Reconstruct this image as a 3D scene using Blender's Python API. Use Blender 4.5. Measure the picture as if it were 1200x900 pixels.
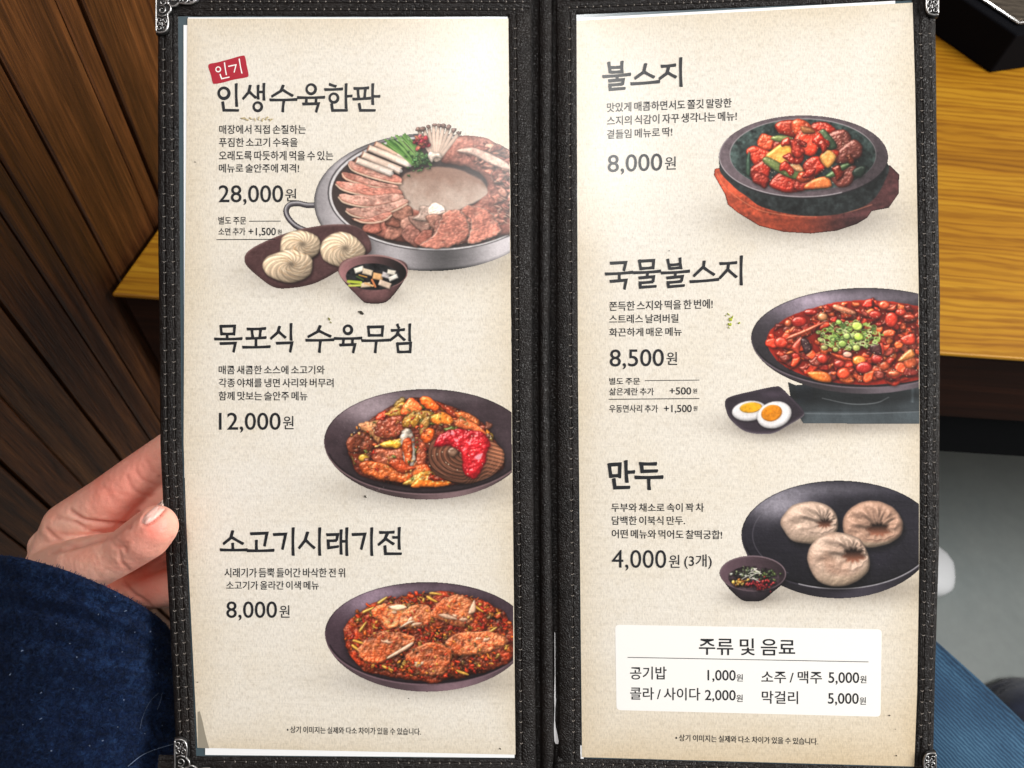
import bpy, bmesh, math, random
import numpy as np
from mathutils import Vector, Matrix
from mathutils.bvhtree import BVHTree
for o in list(bpy.data.objects): bpy.data.objects.remove(o)
SC = bpy.context.scene; COL = SC.collection
random.seed(7)
# ---------------------------------------------------------------- camera: seated diner looking steeply down at a menu held in the hand
F = 1000.; CX, CY = 600., 450.                                      # focal length and centre in photograph pixels (1200 x 900)
NAD = np.array([-100., 555., F]); NAD /= np.linalg.norm(NAD)        # straight down, seen from the camera (x right, y down, z forward)
def _ray(x, y): return np.array([(x-CX)/F, (y-CY)/F, 1.])
D1 = np.cross(np.cross(_ray(130, 345), _ray(1200, 421)), NAD); D1 /= np.linalg.norm(D1)
if D1[0] < 0: D1 = -D1
ZW = -NAD; XW = D1; YW = np.cross(ZW, XW)
RW = np.array([XW, YW, ZW])                                         # camera vector -> world vector
EYE = np.array([0, 0, 1.25]); TABLE_Z = .74
def w_ray(x, y): return RW @ _ray(x, y)
def at_z(x, y, z):                                                  # where the sight line meets the level z
    d = w_ray(x, y); return EYE+d*((z-EYE[2])/d[2])
def at_d(x, y, d): return EYE+w_ray(x, y)*d
def to_px(P):
    v = (np.asarray(P)-EYE) @ RW; return np.stack([CX+F*v[..., 0]/v[..., 2], CY+F*v[..., 1]/v[..., 2]], -1), v[..., 2]
cam = bpy.data.cameras.new('camera'); cam.sensor_width = 36; cam.lens = 36*F/1200; cam.clip_start = .01; cam.clip_end = 100
co = bpy.data.objects.new('camera', cam); COL.objects.link(co); SC.camera = co
M = Matrix.Identity(4)
for i in range(3):
    M[i][0] = RW[i][0]; M[i][1] = -RW[i][1]; M[i][2] = -RW[i][2]; M[i][3] = EYE[i]
co.matrix_world = M
cam.dof.use_dof = True; cam.dof.focus_distance = .342; cam.dof.aperture_fstop = 22
# ---------------------------------------------------------------- light: a dim room, lamps of the restaurant, plus an added fill and key
W = bpy.data.worlds.new('World'); SC.world = W; W.use_nodes = True
W.node_tree.nodes['Background'].inputs[0].default_value = (1, .95, .9, 1); W.node_tree.nodes['Background'].inputs[1].default_value = .22
def lamp(name, loc, target, sx, sy, power, colr):
    l = bpy.data.lights.new(name, 'AREA'); l.shape = 'RECTANGLE'; l.size = sx; l.size_y = sy; l.energy = power; l.color = colr
    o = bpy.data.objects.new(name, l); COL.objects.link(o); o.location = loc
    o.rotation_euler = (Vector(target)-Vector(loc)).to_track_quat('-Z', 'Y').to_euler(); return o
_p = at_d(520, 20, .34); _v = w_ray(520, -40); _n = -(RW @ np.array([0, 0, 1.])); _v = _v/np.linalg.norm(_v)
_r = _v-2*(_v @ _n)*_n                                              # the lamp above the table mirrors in the upper part of the menu
lamp('ceiling_lamp', _p+_r*1.25, _p, .9, .16, 13, (1, .99, .97))
_m = at_d(600, 450, .34)
lamp('room_fill', _m+RW @ np.array([-1.25, -1.05, -.75]), _m, .7, .7, 13, (1, .98, .955))  # added fill from front left, evens the light on the menu
lamp('side_key', _m+RW @ np.array([1.45, -.20, -.92]), _m, .6, .6, 34.5, (1, .985, .965))  # added key from the right, set so the menu shades the table's left end
lamp('table_lamp', (1.5, .75, 1.8), tuple(at_z(1160, 500, .5)), .9, .9, 5.5, (1, .9, .74))
SC.view_settings.view_transform = 'Standard'; SC.view_settings.look = 'None'; SC.view_settings.exposure = 0; SC.view_settings.gamma = 1
# ---------------------------------------------------------------- helpers
def lin(c):
    c = np.asarray(c, float); return np.where(c <= .04045, c/12.92, ((c+.055)/1.055)**2.4)
def L8(r, g, b): return tuple(float(v) for v in lin(np.array([r, g, b])/255.))+(1.,)
def tag(o, label=None, cat=None, group=None, kind=None):
    if label: o['label'] = label
    if cat: o['category'] = cat
    if group: o['group'] = group
    if kind: o['kind'] = kind
    return o
def thing(name, loc, label, cat, group=None):
    o = bpy.data.objects.new(name, None); o.empty_display_size = .02; COL.objects.link(o); o.location = tuple(loc)
    return tag(o, label, cat, group)
PW = {}
def world_of(o):                                                    # every empty here is only moved, so its world place is the sum up the chain
    v = Vector((0, 0, 0))
    while o is not None: v = v+o.location; o = o.parent
    return v
def mesh(name, V, faces, mat, parent=None, smooth=False, uv=None, col=None, cname='tint', label=None):
    """one mesh object; V in world coordinates, faces as an (n,4)/(n,3) array or a list of tuples"""
    V = np.asarray(V, float)
    org = np.array(world_of(parent)) if parent is not None else np.zeros(3)
    me = bpy.data.meshes.new(name)
    if isinstance(faces, np.ndarray):
        nf, k = faces.shape; me.vertices.add(len(V)); me.vertices.foreach_set('co', (V-org).astype(np.float32).ravel())
        me.loops.add(nf*k); me.loops.foreach_set('vertex_index', faces.astype(np.int32).ravel())
        me.polygons.add(nf); me.polygons.foreach_set('loop_start', (np.arange(nf)*k).astype(np.int32))
        me.update(calc_edges=True)
    else:
        me.from_pydata([tuple(v) for v in V-org], [], [tuple(int(i) for i in f) for f in faces]); me.update()
    if smooth: me.polygons.foreach_set('use_smooth', np.ones(len(me.polygons), bool))
    if uv is not None:
        vi = np.zeros(len(me.loops), np.int32); me.loops.foreach_get('vertex_index', vi)
        me.uv_layers.new(name='UVMap').data.foreach_set('uv', np.asarray(uv, np.float32)[vi].ravel())
    if col is not None:
        a = me.color_attributes.new(cname, 'FLOAT_COLOR', 'POINT'); c = np.ones((len(V), 4), np.float32); c[:, :3] = col; a.data.foreach_set('color', c.ravel())
    me.materials.append(mat); o = bpy.data.objects.new(name, me); COL.objects.link(o)
    if parent is not None: o.parent = parent
    if label: o['label'] = label
    return o
def grid_faces(nv, nu, closed_u=False):
    j, i = np.meshgrid(np.arange(nv-1), np.arange(nu if closed_u else nu-1), indexing='ij'); a = j*nu+i; b = j*nu+(i+1) % nu
    return np.stack([a, b, b+nu, a+nu], -1).reshape(-1, 4)
class MB:                                                           # collects pieces that make ONE mesh
    def __init__(s): s.v = []; s.f = []; s.n = 0
    def add(s, V, Fc):
        V = np.asarray(V, float); s.v.append(V); s.f += [tuple(int(k)+s.n for k in q) for q in Fc]; s.n += len(V)
    def box(s, o, ax, ay, az):                                      # corner and three edge vectors
        o, ax, ay, az = map(np.asarray, (o, ax, ay, az)); V = [o, o+ax, o+ax+ay, o+ay, o+az, o+ax+az, o+ax+ay+az, o+ay+az]
        s.add(V, [(0, 3, 2, 1), (4, 5, 6, 7), (0, 1, 5, 4), (1, 2, 6, 5), (2, 3, 7, 6), (3, 0, 4, 7)])
    def tube(s, P, r, n=8):
        P = np.asarray(P, float); m = len(P); r = np.broadcast_to(r, (m,)); T = np.gradient(P, axis=0); T /= np.linalg.norm(T, axis=1)[:, None]+1e-12
        a = np.array([0, 0, 1.]) if abs(T[0][2]) < .9 else np.array([1., 0, 0]); V = []
        for k in range(m):
            u = np.cross(T[k], a); u /= np.linalg.norm(u); w = np.cross(T[k], u); a = -np.cross(T[k], u) if False else a
            t = np.arange(n)/n*2*np.pi; V.append(P[k]+r[k]*(np.cos(t)[:, None]*u+np.sin(t)[:, None]*w))
        V = np.vstack(V); Fc = grid_faces(m, n, True).tolist()+[tuple(range(n))[::-1], tuple((m-1)*n+np.arange(n))]; s.add(V, Fc)
    def build(s, name, mat, parent=None, smooth=False, **k): return mesh(name, np.vstack(s.v), s.f, mat, parent, smooth, **k)
def bevel(o, w, seg=2, ang=40):
    m = o.modifiers.new('bevel', 'BEVEL'); m.width = w; m.segments = seg; m.limit_method = 'ANGLE'; m.angle_limit = math.radians(ang); return o
# ---------------------------------------------------------------- materials
class NT:
    def __init__(s, name):
        s.m = bpy.data.materials.new(name); s.m.use_nodes = True; s.t = s.m.node_tree; s.b = s.t.nodes['Principled BSDF']
    def n(s, typ, **k):
        q = s.t.nodes.new(typ)
        for a, v in k.items():
            if hasattr(q, a): setattr(q, a, v)
            else: q.inputs[a.replace('_', ' ')].default_value = v
        return q
    def l(s, a, b): s.t.links.new(a, b)
    def coord(s, kind='Object', scale=(1, 1, 1), rot=(0, 0, 0)):
        c = s.n('ShaderNodeTexCoord'); mp_ = s.n('ShaderNodeMapping'); mp_.inputs['Scale'].default_value = scale; mp_.inputs['Rotation'].default_value = rot
        s.l(c.outputs[kind], mp_.inputs['Vector']); return mp_.outputs['Vector']
    def noise(s, vec, scale, detail=4, rough=.55, dist=0):
        q = s.n('ShaderNodeTexNoise'); q.inputs['Scale'].default_value = scale; q.inputs['Detail'].default_value = detail; q.inputs['Roughness'].default_value = rough; q.inputs['Distortion'].default_value = dist
        s.l(vec, q.inputs['Vector']); return q.outputs['Fac']
    def ramp(s, fac, stops):
        q = s.n('ShaderNodeValToRGB'); e = q.color_ramp.elements
        while len(e) < len(stops): e.new(.5)
        for k, (p, c) in zip(e, stops): k.position = p; k.color = c
        s.l(fac, q.inputs['Fac']); return q.outputs['Color']
    def mix(s, a, b, fac, mode='MIX'):
        q = s.n('ShaderNodeMix', data_type='RGBA', blend_type=mode)
        for v, k in ((fac, 0), (a, 6), (b, 7)):
            if hasattr(v, 'is_linked') or hasattr(v, 'links'): s.l(v, q.inputs[k])
            else: q.inputs[k].default_value = v
        return q.outputs[2]
    def math(s, op, a, b=0.):
        q = s.n('ShaderNodeMath', operation=op)
        for v, k in ((a, 0), (b, 1)):
            if hasattr(v, 'links'): s.l(v, q.inputs[k])
            else: q.inputs[k].default_value = v
        return q.outputs[0]
    def bump(s, h, strength, dist, prev=None):
        q = s.n('ShaderNodeBump'); q.inputs['Strength'].default_value = strength; q.inputs['Distance'].default_value = dist; s.l(h, q.inputs['Height'])
        if prev is not None: s.l(prev, q.inputs['Normal'])
        return q.outputs['Normal']
    def set(s, **k):
        for a, v in k.items():
            q = s.b.inputs[a.replace('_', ' ')]
            if hasattr(v, 'links'): s.l(v, q)
            else: q.default_value = v
        return s.m
def grey(v): return (v, v, v, 1)
def mat_simple(name, c, rough=.5, **k): return NT(name).set(Base_Color=c, Roughness=rough, **k)
def mat_leather():
    t = NT('black_leather'); v = t.coord('Object')
    vo = t.n('ShaderNodeTexVoronoi', feature='DISTANCE_TO_EDGE'); vo.inputs['Scale'].default_value = 1050; 
    wv = t.n('ShaderNodeVectorMath', operation='ADD'); nn = t.n('ShaderNodeTexNoise'); nn.inputs['Scale'].default_value = 300; t.l(v, nn.inputs['Vector'])
    sc = t.n('ShaderNodeVectorMath', operation='SCALE'); sc.inputs['Scale'].default_value = .002; t.l(nn.outputs['Color'], sc.inputs[0]); t.l(v, wv.inputs[0]); t.l(sc.outputs[0], wv.inputs[1]); t.l(wv.outputs[0], vo.inputs['Vector'])
    e = t.math('MINIMUM', vo.outputs['Distance'], .25); nf = t.noise(v, 900, 3, .6); wr = t.noise(v, 120, 4, .6)
    h = t.math('ADD', t.math('MULTIPLY', e, 2.2), t.math('ADD', t.math('MULTIPLY', nf, .8), t.math('MULTIPLY', wr, 1.6)))
    c = t.ramp(t.noise(v, 60, 3), [(.3, L8(13, 10, 10)), (.75, L8(26, 21, 19))])
    return t.set(Base_Color=c, Roughness=t.ramp(t.noise(v, 200, 3), [(.3, grey(.38)), (.8, grey(.56))]), Normal=t.bump(h, .68, .00045), Specular_IOR_Level=.34)
def mat_print(name='printed_ink', rough=.6, coat=.4):
    t = NT(name); a = t.n('ShaderNodeAttribute', attribute_name='tint')
    return t.set(Base_Color=a.outputs['Color'], Roughness=rough, Coat_Weight=coat, Coat_Roughness=.2, Specular_IOR_Level=.2, Normal=film_bump(t))
def film_bump(t):                                                   # laminating film: fine crinkles and rubbed streaks, in sheet coordinates
    v = t.coord('UV', (1, 1, 1)); s1 = t.coord('UV', (.35, 3.2, 1))
    h = t.math('ADD', t.math('MULTIPLY', t.noise(v, 22, 3, .6), .4), t.math('MULTIPLY', t.noise(s1, 3.2, 5, .62, .6), .8))
    return t.bump(h, .36, .0007)
def mat_paper():
    t = NT('menu_paper'); a = t.n('ShaderNodeAttribute', attribute_name='tint')
    weave = t.noise(t.coord('UV', (60, 22, 1)), 1, 2, .6); fib = t.noise(t.coord('UV', (14, 14, 1)), 1, 4, .65); blot = t.noise(t.coord('UV', (1.1, 1.1, 1)), 1, 4, .6)
    c = t.mix(a.outputs['Color'], t.ramp(weave, [(.25, grey(.80)), (.5, grey(.96)), (.75, grey(1.06))]), 1., 'MULTIPLY')
    c = t.mix(c, t.ramp(fib, [(.3, (.90, .885, .86, 1)), (.5, grey(1.)), (.75, (1.02, 1.02, 1.02, 1))]), .9, 'MULTIPLY')
    c = t.mix(c, t.ramp(blot, [(.28, (.965, .94, .89, 1)), (.55, grey(1)), (.8, (1.02, 1.03, 1.04, 1))]), .8, 'MULTIPLY')
    return t.set(Base_Color=c, Roughness=.6, Coat_Weight=.4, Coat_Roughness=.2, Specular_IOR_Level=.2, Normal=film_bump(t))
def mat_wood(name, stops, along, scale=1., rough=.45, contrast=1., bumpk=.15, coat=.0, axis=0):
    """grain running along one axis of object space"""
    t = NT(name); sc = [26*scale]*3; sc[axis] = 1.3*scale; sf = [230*scale]*3; sf[axis] = 5*scale
    n1 = t.noise(t.coord('Object', tuple(sc)), 1, 5, .6, 1.2); n2 = t.noise(t.coord('Object', tuple(sf)), 1, 3, .6)
    f = t.math('ADD', t.math('MULTIPLY', n1, .68), t.math('MULTIPLY', n2, .32))
    c = t.ramp(f, stops)
    return t, c, f
MAT = {}
MAT['leather'] = mat_leather()
MAT['thread'] = mat_simple('waxed_thread', L8(46, 42, 40), .6); MAT['knot'] = mat_simple('pale_thread', L8(160, 152, 144), .5)
MAT['ink'] = mat_print(); MAT['paper'] = mat_paper()
def flat_ink(name, c): 
    t = NT(name); return t.set(Base_Color=c, Roughness=.6, Coat_Weight=.4, Coat_Roughness=.2, Specular_IOR_Level=.2)
MAT['black_ink'] = flat_ink('dark_ink', L8(34, 36, 40)); MAT['red_ink'] = flat_ink('red_ink', L8(172, 34, 52)); MAT['white_ink'] = flat_ink('white_print', L8(246, 244, 240))
MAT['panel_ink'] = flat_ink('pale_panel_ink', L8(246, 245, 241))
MAT['white_sheet'] = flat_ink('white_sheet', L8(244, 246, 247))
MAT['liner'] = mat_simple('pocket_film', L8(66, 84, 92), .25, Coat_Weight=.6, Coat_Roughness=.15)
MAT['green_ink'] = flat_ink('green_ink', L8(170, 180, 60)); MAT['olive_ink'] = flat_ink('olive_ink', L8(120, 120, 50)); MAT['smudge'] = flat_ink('smudge_ink', L8(190, 176, 140)); MAT['speck'] = flat_ink('dark_speck', L8(50, 48, 40))
def mat_metal():
    t = NT('antique_silver'); v = t.coord('Object'); n = t.noise(v, 500, 4, .6)
    return t.set(Base_Color=t.ramp(n, [(.3, grey(.30)), (.7, grey(.62))]), Metallic=1., Roughness=.33, Normal=t.bump(n, .3, .0003))
MAT['silver'] = mat_metal()
MAT['dark_metal'] = mat_simple('blackened_recess', grey(.03), .45, Metallic=.8)
# ---------------------------------------------------------------- printed pictures: a small numpy painter
import numpy as np
def _mk_noise(seed, beta, n=512):
    r = np.random.default_rng(seed)
    f = np.fft.fft2(r.standard_normal((n, n)))
    k = np.fft.fftfreq(n)
    kk = np.sqrt(k[:, None]**2 + k[None, :]**2); kk[0, 0] = 1
    f *= kk**(-beta); f[0, 0] = 0
    a = np.real(np.fft.ifft2(f)); return a/a.std()
NZ = [_mk_noise(1, .7), _mk_noise(2, 1.2), _mk_noise(3, 1.8)]
def nz(X, Y, k=1, s=1., o=0.):
    n = NZ[k]; N = n.shape[0]
    x = np.asarray(X)*s + o*37.7; y = np.asarray(Y)*s + o*91.3
    xi = np.floor(x).astype(int); yi = np.floor(y).astype(int); fx = x-xi; fy = y-yi
    a = n[yi % N, xi % N]; b = n[yi % N, (xi+1) % N]; c = n[(yi+1) % N, xi % N]; d = n[(yi+1) % N, (xi+1) % N]
    return (a*(1-fx)+b*fx)*(1-fy)+(c*(1-fx)+d*fx)*fy
def sstep(a, b, x):
    t = np.clip((x-a)/(b-a), 0, 1); return t*t*(3-2*t)
def C(*v): return np.array(v, float)/255.
def smooth(pts, n=6):
    p = np.array(pts, float); out = []; m = len(p)
    for i in range(m):
        a, b, c, d = p[i-1], p[i], p[(i+1) % m], p[(i+2) % m]
        for t in np.arange(n)/n:
            out.append(.5*(2*b+(c-a)*t+(2*a-5*b+4*c-d)*t*t+(3*b-a-3*c+d)*t**3))
    return np.array(out)
def opencurve(pts, n=8):
    p = np.array(pts, float); p = np.vstack([2*p[0]-p[1], p, 2*p[-1]-p[-2]]); out = []
    for i in range(1, len(p)-2):
        a, b, c, d = p[i-1], p[i], p[i+1], p[i+2]
        for t in np.arange(n)/n:
            out.append(.5*(2*b+(c-a)*t+(2*a-5*b+4*c-d)*t*t+(3*b-a-3*c+d)*t**3))
    out.append(p[-2]); return np.array(out)
def sdpoly(P, X, Y):
    d2 = np.full(X.shape, 1e9); ins = np.zeros(X.shape, bool); m = len(P)
    for i in range(m):
        ax, ay = P[i]; bx, by = P[(i+1) % m]
        ex, ey = bx-ax, by-ay; L = ex*ex+ey*ey+1e-9
        t = np.clip(((X-ax)*ex+(Y-ay)*ey)/L, 0, 1)
        d2 = np.minimum(d2, (X-ax-t*ex)**2+(Y-ay-t*ey)**2)
        if ay != by:
            ins ^= ((ay > Y) != (by > Y)) & (X < (bx-ax)*(Y-ay)/(by-ay)+ax)
    return np.where(ins, 1, -1)*np.sqrt(d2)
def ellpts(cx, cy, rx, ry, rot=0, n=26):
    t = np.arange(n)/n*2*np.pi; c, s = np.cos(rot), np.sin(rot)
    x, y = rx*np.cos(t), ry*np.sin(t); return np.c_[cx+x*c-y*s, cy+x*s+y*c]
LV = np.array([-.38, -.6, .7]); LV /= np.linalg.norm(LV)
HV = LV+np.array([0, 0, 1.]); HV /= np.linalg.norm(HV)
class Pic:
    def __init__(s, x0, y0, x1, y1, S, seed):
        s.S = S; s.x0, s.y0, s.x1, s.y1 = x0, y0, x1, y1
        s.nx = int(round((x1-x0)*S))+1; s.ny = int(round((y1-y0)*S))+1
        s.X, s.Y = np.meshgrid(x0+np.arange(s.nx)/S, y0+np.arange(s.ny)/S)
        s.rgb = np.zeros((s.ny, s.nx, 3)); s.a = np.zeros((s.ny, s.nx)); s.r = np.random.default_rng(seed); s.k = 0
    def win(s, P, pad):
        P = np.asarray(P); i0 = max(0, int((P[:, 0].min()-pad-s.x0)*s.S)); i1 = min(s.nx, int((P[:, 0].max()+pad-s.x0)*s.S)+2)
        j0 = max(0, int((P[:, 1].min()-pad-s.y0)*s.S)); j1 = min(s.ny, int((P[:, 1].max()+pad-s.y0)*s.S)+2)
        return slice(j0, max(j1, j0)), slice(i0, max(i1, i0))
    def comp(s, w, m, col):
        s.rgb[w] = s.rgb[w]*(1-m[..., None])+col*m[..., None]; s.a[w] = np.maximum(s.a[w], m)
    def piece(s, P, col, hh=2.5, w=4., warp=.8, ws=.25, tex=.12, ts=.5, gloss=.35, gp=24, edge=None, ew=1.2, shadow=.4, bump=.5, col2=None, amb=.52, dif=.72, soft=.5, stripes=None, erim=.28, bs=.6):
        """one lit lump of food or crockery: outline P, dome height hh over a margin w"""
        s.k += 1; o = s.k*1.37
        W = s.win(P, 7); X, Y = s.X[W], s.Y[W]
        if X.size < 9 or min(X.shape) < 3: return
        Xw = X+warp*nz(X, Y, 1, ws, o); Yw = Y+warp*nz(X, Y, 1, ws, o+9)
        d = sdpoly(np.asarray(P, float), Xw, Yw)
        m = np.clip(d*s.S*soft+.5, 0, 1)
        if shadow:
            q = int(round(1.2*s.S)); ds = np.roll(np.roll(d, q, 0), q//2, 1); ds[:q] = -9; ds[:, :q//2+1] = -9
            sh = np.clip((ds+2.5)/4, 0, 1)*(s.a[W] > .5)
            s.rgb[W] *= (1-shadow*sh)[..., None]
        t = np.clip(d/w, 0, 1); dome = np.sqrt(1-(1-t)**2)
        n1 = nz(X, Y, 1, ts, o+3); n0 = nz(X, Y, 0, bs, o+5)
        h = hh*dome+bump*(n1*.5+n0*.18)
        c = np.empty(X.shape+(3,)); c[:] = col
        if col2 is not None:
            q = sstep(-.7, .9, nz(X, Y, 1, ts*.45, o+13))[..., None]; c = c*(1-q)+np.asarray(col2)*q
        if stripes is not None:
            ang, per, amp, sc = stripes; u = (X*np.cos(ang)+Y*np.sin(ang))/per+.35*nz(X, Y, 1, .15, o+2)
            q = np.sin(u*2*np.pi); h = h+amp*q*.4; c = c*(1-sc*.5*(1-q))[..., None]
        gy, gx = np.gradient(h, 1/s.S); gx = gx*.9; gy = gy*.9
        ln = np.sqrt(gx*gx+gy*gy+1)
        nd = np.clip((-gx*LV[0]-gy*LV[1]+LV[2])/ln, 0, 1); nh = np.clip((-gx*HV[0]-gy*HV[1]+HV[2])/ln, 0, 1)
        if edge is not None:
            q = np.clip(1-(d-.2)/ew, 0, 1)[..., None]; c = c*(1-q)+np.asarray(edge)*q
        c = c*(1+tex*n1*.6+tex*n0*.5)[..., None]
        c = c*(amb+dif*nd)[..., None]*(1-erim*(1-t)**2)[..., None]+(gloss*nh**gp)[..., None]*np.array([1, .97, .92])
        s.comp(W, m, np.clip(c, 0, 1))
    def flat(s, P, col, soft=.7, fn=None, warp=0):
        W = s.win(P, 4); X, Y = s.X[W], s.Y[W]
        if X.size < 9: return
        s.k += 1
        if warp: Xq = X+warp*nz(X, Y, 1, .3, s.k); Yq = Y+warp*nz(X, Y, 1, .3, s.k+5)
        else: Xq, Yq = X, Y
        d = sdpoly(np.asarray(P, float), Xq, Yq); m = np.clip(d*s.S*soft+.5, 0, 1)
        c = np.empty(X.shape+(3,)); c[:] = col
        if fn is not None: c = fn(X, Y, d, c)
        s.comp(W, m, np.clip(c, 0, 1))
    def line(s, pts, col, w, op=1., soft=.8, taper=0):
        P = opencurve(pts) if len(pts) > 2 else np.array(pts, float)
        W = s.win(P, w+3); X, Y = s.X[W], s.Y[W]
        if X.size < 9: return
        dm = np.full(X.shape, 1e9); n = len(P)-1
        for i in range(n):
            ax, ay = P[i]; bx, by = P[i+1]; ex, ey = bx-ax, by-ay; L = ex*ex+ey*ey+1e-9
            t = np.clip(((X-ax)*ex+(Y-ay)*ey)/L, 0, 1)
            f = 1-taper*abs(2*(i+.5)/n-1)
            dm = np.minimum(dm, np.sqrt((X-ax-t*ex)**2+(Y-ay-t*ey)**2)-w*.5*f)
        m = np.clip(.5-dm*s.S*soft, 0, 1)*op
        inside = m*(s.a[W] > .02) if op < 1 else m
        s.comp(W, inside, np.asarray(col)+np.zeros(X.shape+(3,)))
    def dots(s, n, fn, col, r=.5, op=.9):
        for _ in range(n):
            x, y = fn(); s.line([(x, y), (x+s.r.uniform(-.5, .5), y+.4)], col, r*s.r.uniform(.7, 1.5), op)
    def blob(s, cx, cy, r, asp=1., rot=0., irr=.16, n=8):
        t = np.arange(n)/n*2*np.pi; q = r*(1+irr*s.r.standard_normal(n))
        x, y = q*np.cos(t), q*np.sin(t)*asp; c, k = np.cos(rot), np.sin(rot)
        return smooth(np.c_[cx+x*c-y*k, cy+x*k+y*c], 4)
    def mul(s, P, f, soft=6., dx=0, dy=0):
        W = s.win(P, soft*2); X, Y = s.X[W], s.Y[W]
        d = sdpoly(np.asarray(P, float), X-dx, Y-dy); m = sstep(-soft, soft, d)
        s.rgb[W] *= (1-m*(1-f))[..., None]
def tr(pts, ox, oy, k): return [(ox+x/k, oy+y/k) for x, y in pts]
def inell(r, cx, cy, rx, ry, e=.5):
    a = r.uniform(0, 2*np.pi); q = r.uniform(0, 1)**e
    return cx+rx*q*np.cos(a), cy+ry*q*np.sin(a)
def round_plate(p, cx, cy, rx, ry, thick, dark, light, rimc, ixf=.9, iy=3., hx=-.55, hy=-.62):
    """black glazed plate seen at a slant: outside wall, rim line, sloping inside with a window reflection"""
    def wall(X, Y, d, c):
        u = (X-cx)/rx; q = np.clip(1-(Y-cy)/(ry+thick), 0, 1)
        g = sstep(.9, 1.0, np.sqrt(u*u+((Y-cy)/ry)**2))
        return c*(0.55+.6*np.exp(-((u-.25)/.35)**2)+.25*nz(X, Y, 1, .1, 3)*.3)[..., None]
    lo = ellpts(cx, cy, rx, ry, 0, 60); body = lo.copy(); f = lo[:, 1] > cy
    body[f, 1] = cy+(lo[f, 1]-cy)*(1+thick/ry); body[f, 0] = cx+(lo[f, 0]-cx)*(1-.02*(lo[f, 1]-cy)/ry)
    p.flat(body, rimc, fn=wall)
    def inner(X, Y, d, c):
        u = (X-cx)/rx; v = (Y-cy)/ry; r = np.sqrt(u*u+v*v)
        k = np.exp(-((u-hx)**2/.12+(v-hy)**2/.09))*sstep(.3, .8, r)
        k2 = np.exp(-((u+.1)**2/.5+(v+.85)**2/.02))*.4
        c = dark*(1+.15*nz(X, Y, 1, .12, 7))[..., None]*(1-.35*sstep(-.2, .9, v)*sstep(.5, .95, r))[..., None]+(light-dark)*np.clip(k+k2, 0, 1)[..., None]
        return c*(1+.05*nz(X, Y, 0, .8, 2))[..., None]
    p.flat(lo, dark, fn=inner)
    p.flat(ellpts(cx, cy, rx, ry, 0, 60), rimc*.7, fn=lambda X, Y, d, c: c) if 0 else None
    t = np.linspace(0, 2*np.pi, 70); rim = np.c_[cx+rx*np.cos(t), cy+ry*np.sin(t)]
    p.line(rim[:36], rimc*1.15, 1.5, .85); p.line(rim[35:], dark*.5, 1.2, .8)
    p.line([(cx+(rx-2.5)*np.cos(a), cy+(ry-2.2)*np.sin(a)) for a in np.linspace(.15, 2.9, 40)], dark*.35, 1.6, .8)
RED = C(176, 42, 24); ORG = C(214, 92, 30); DRED = C(120, 22, 18); BRN = C(128, 66, 46)
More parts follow.
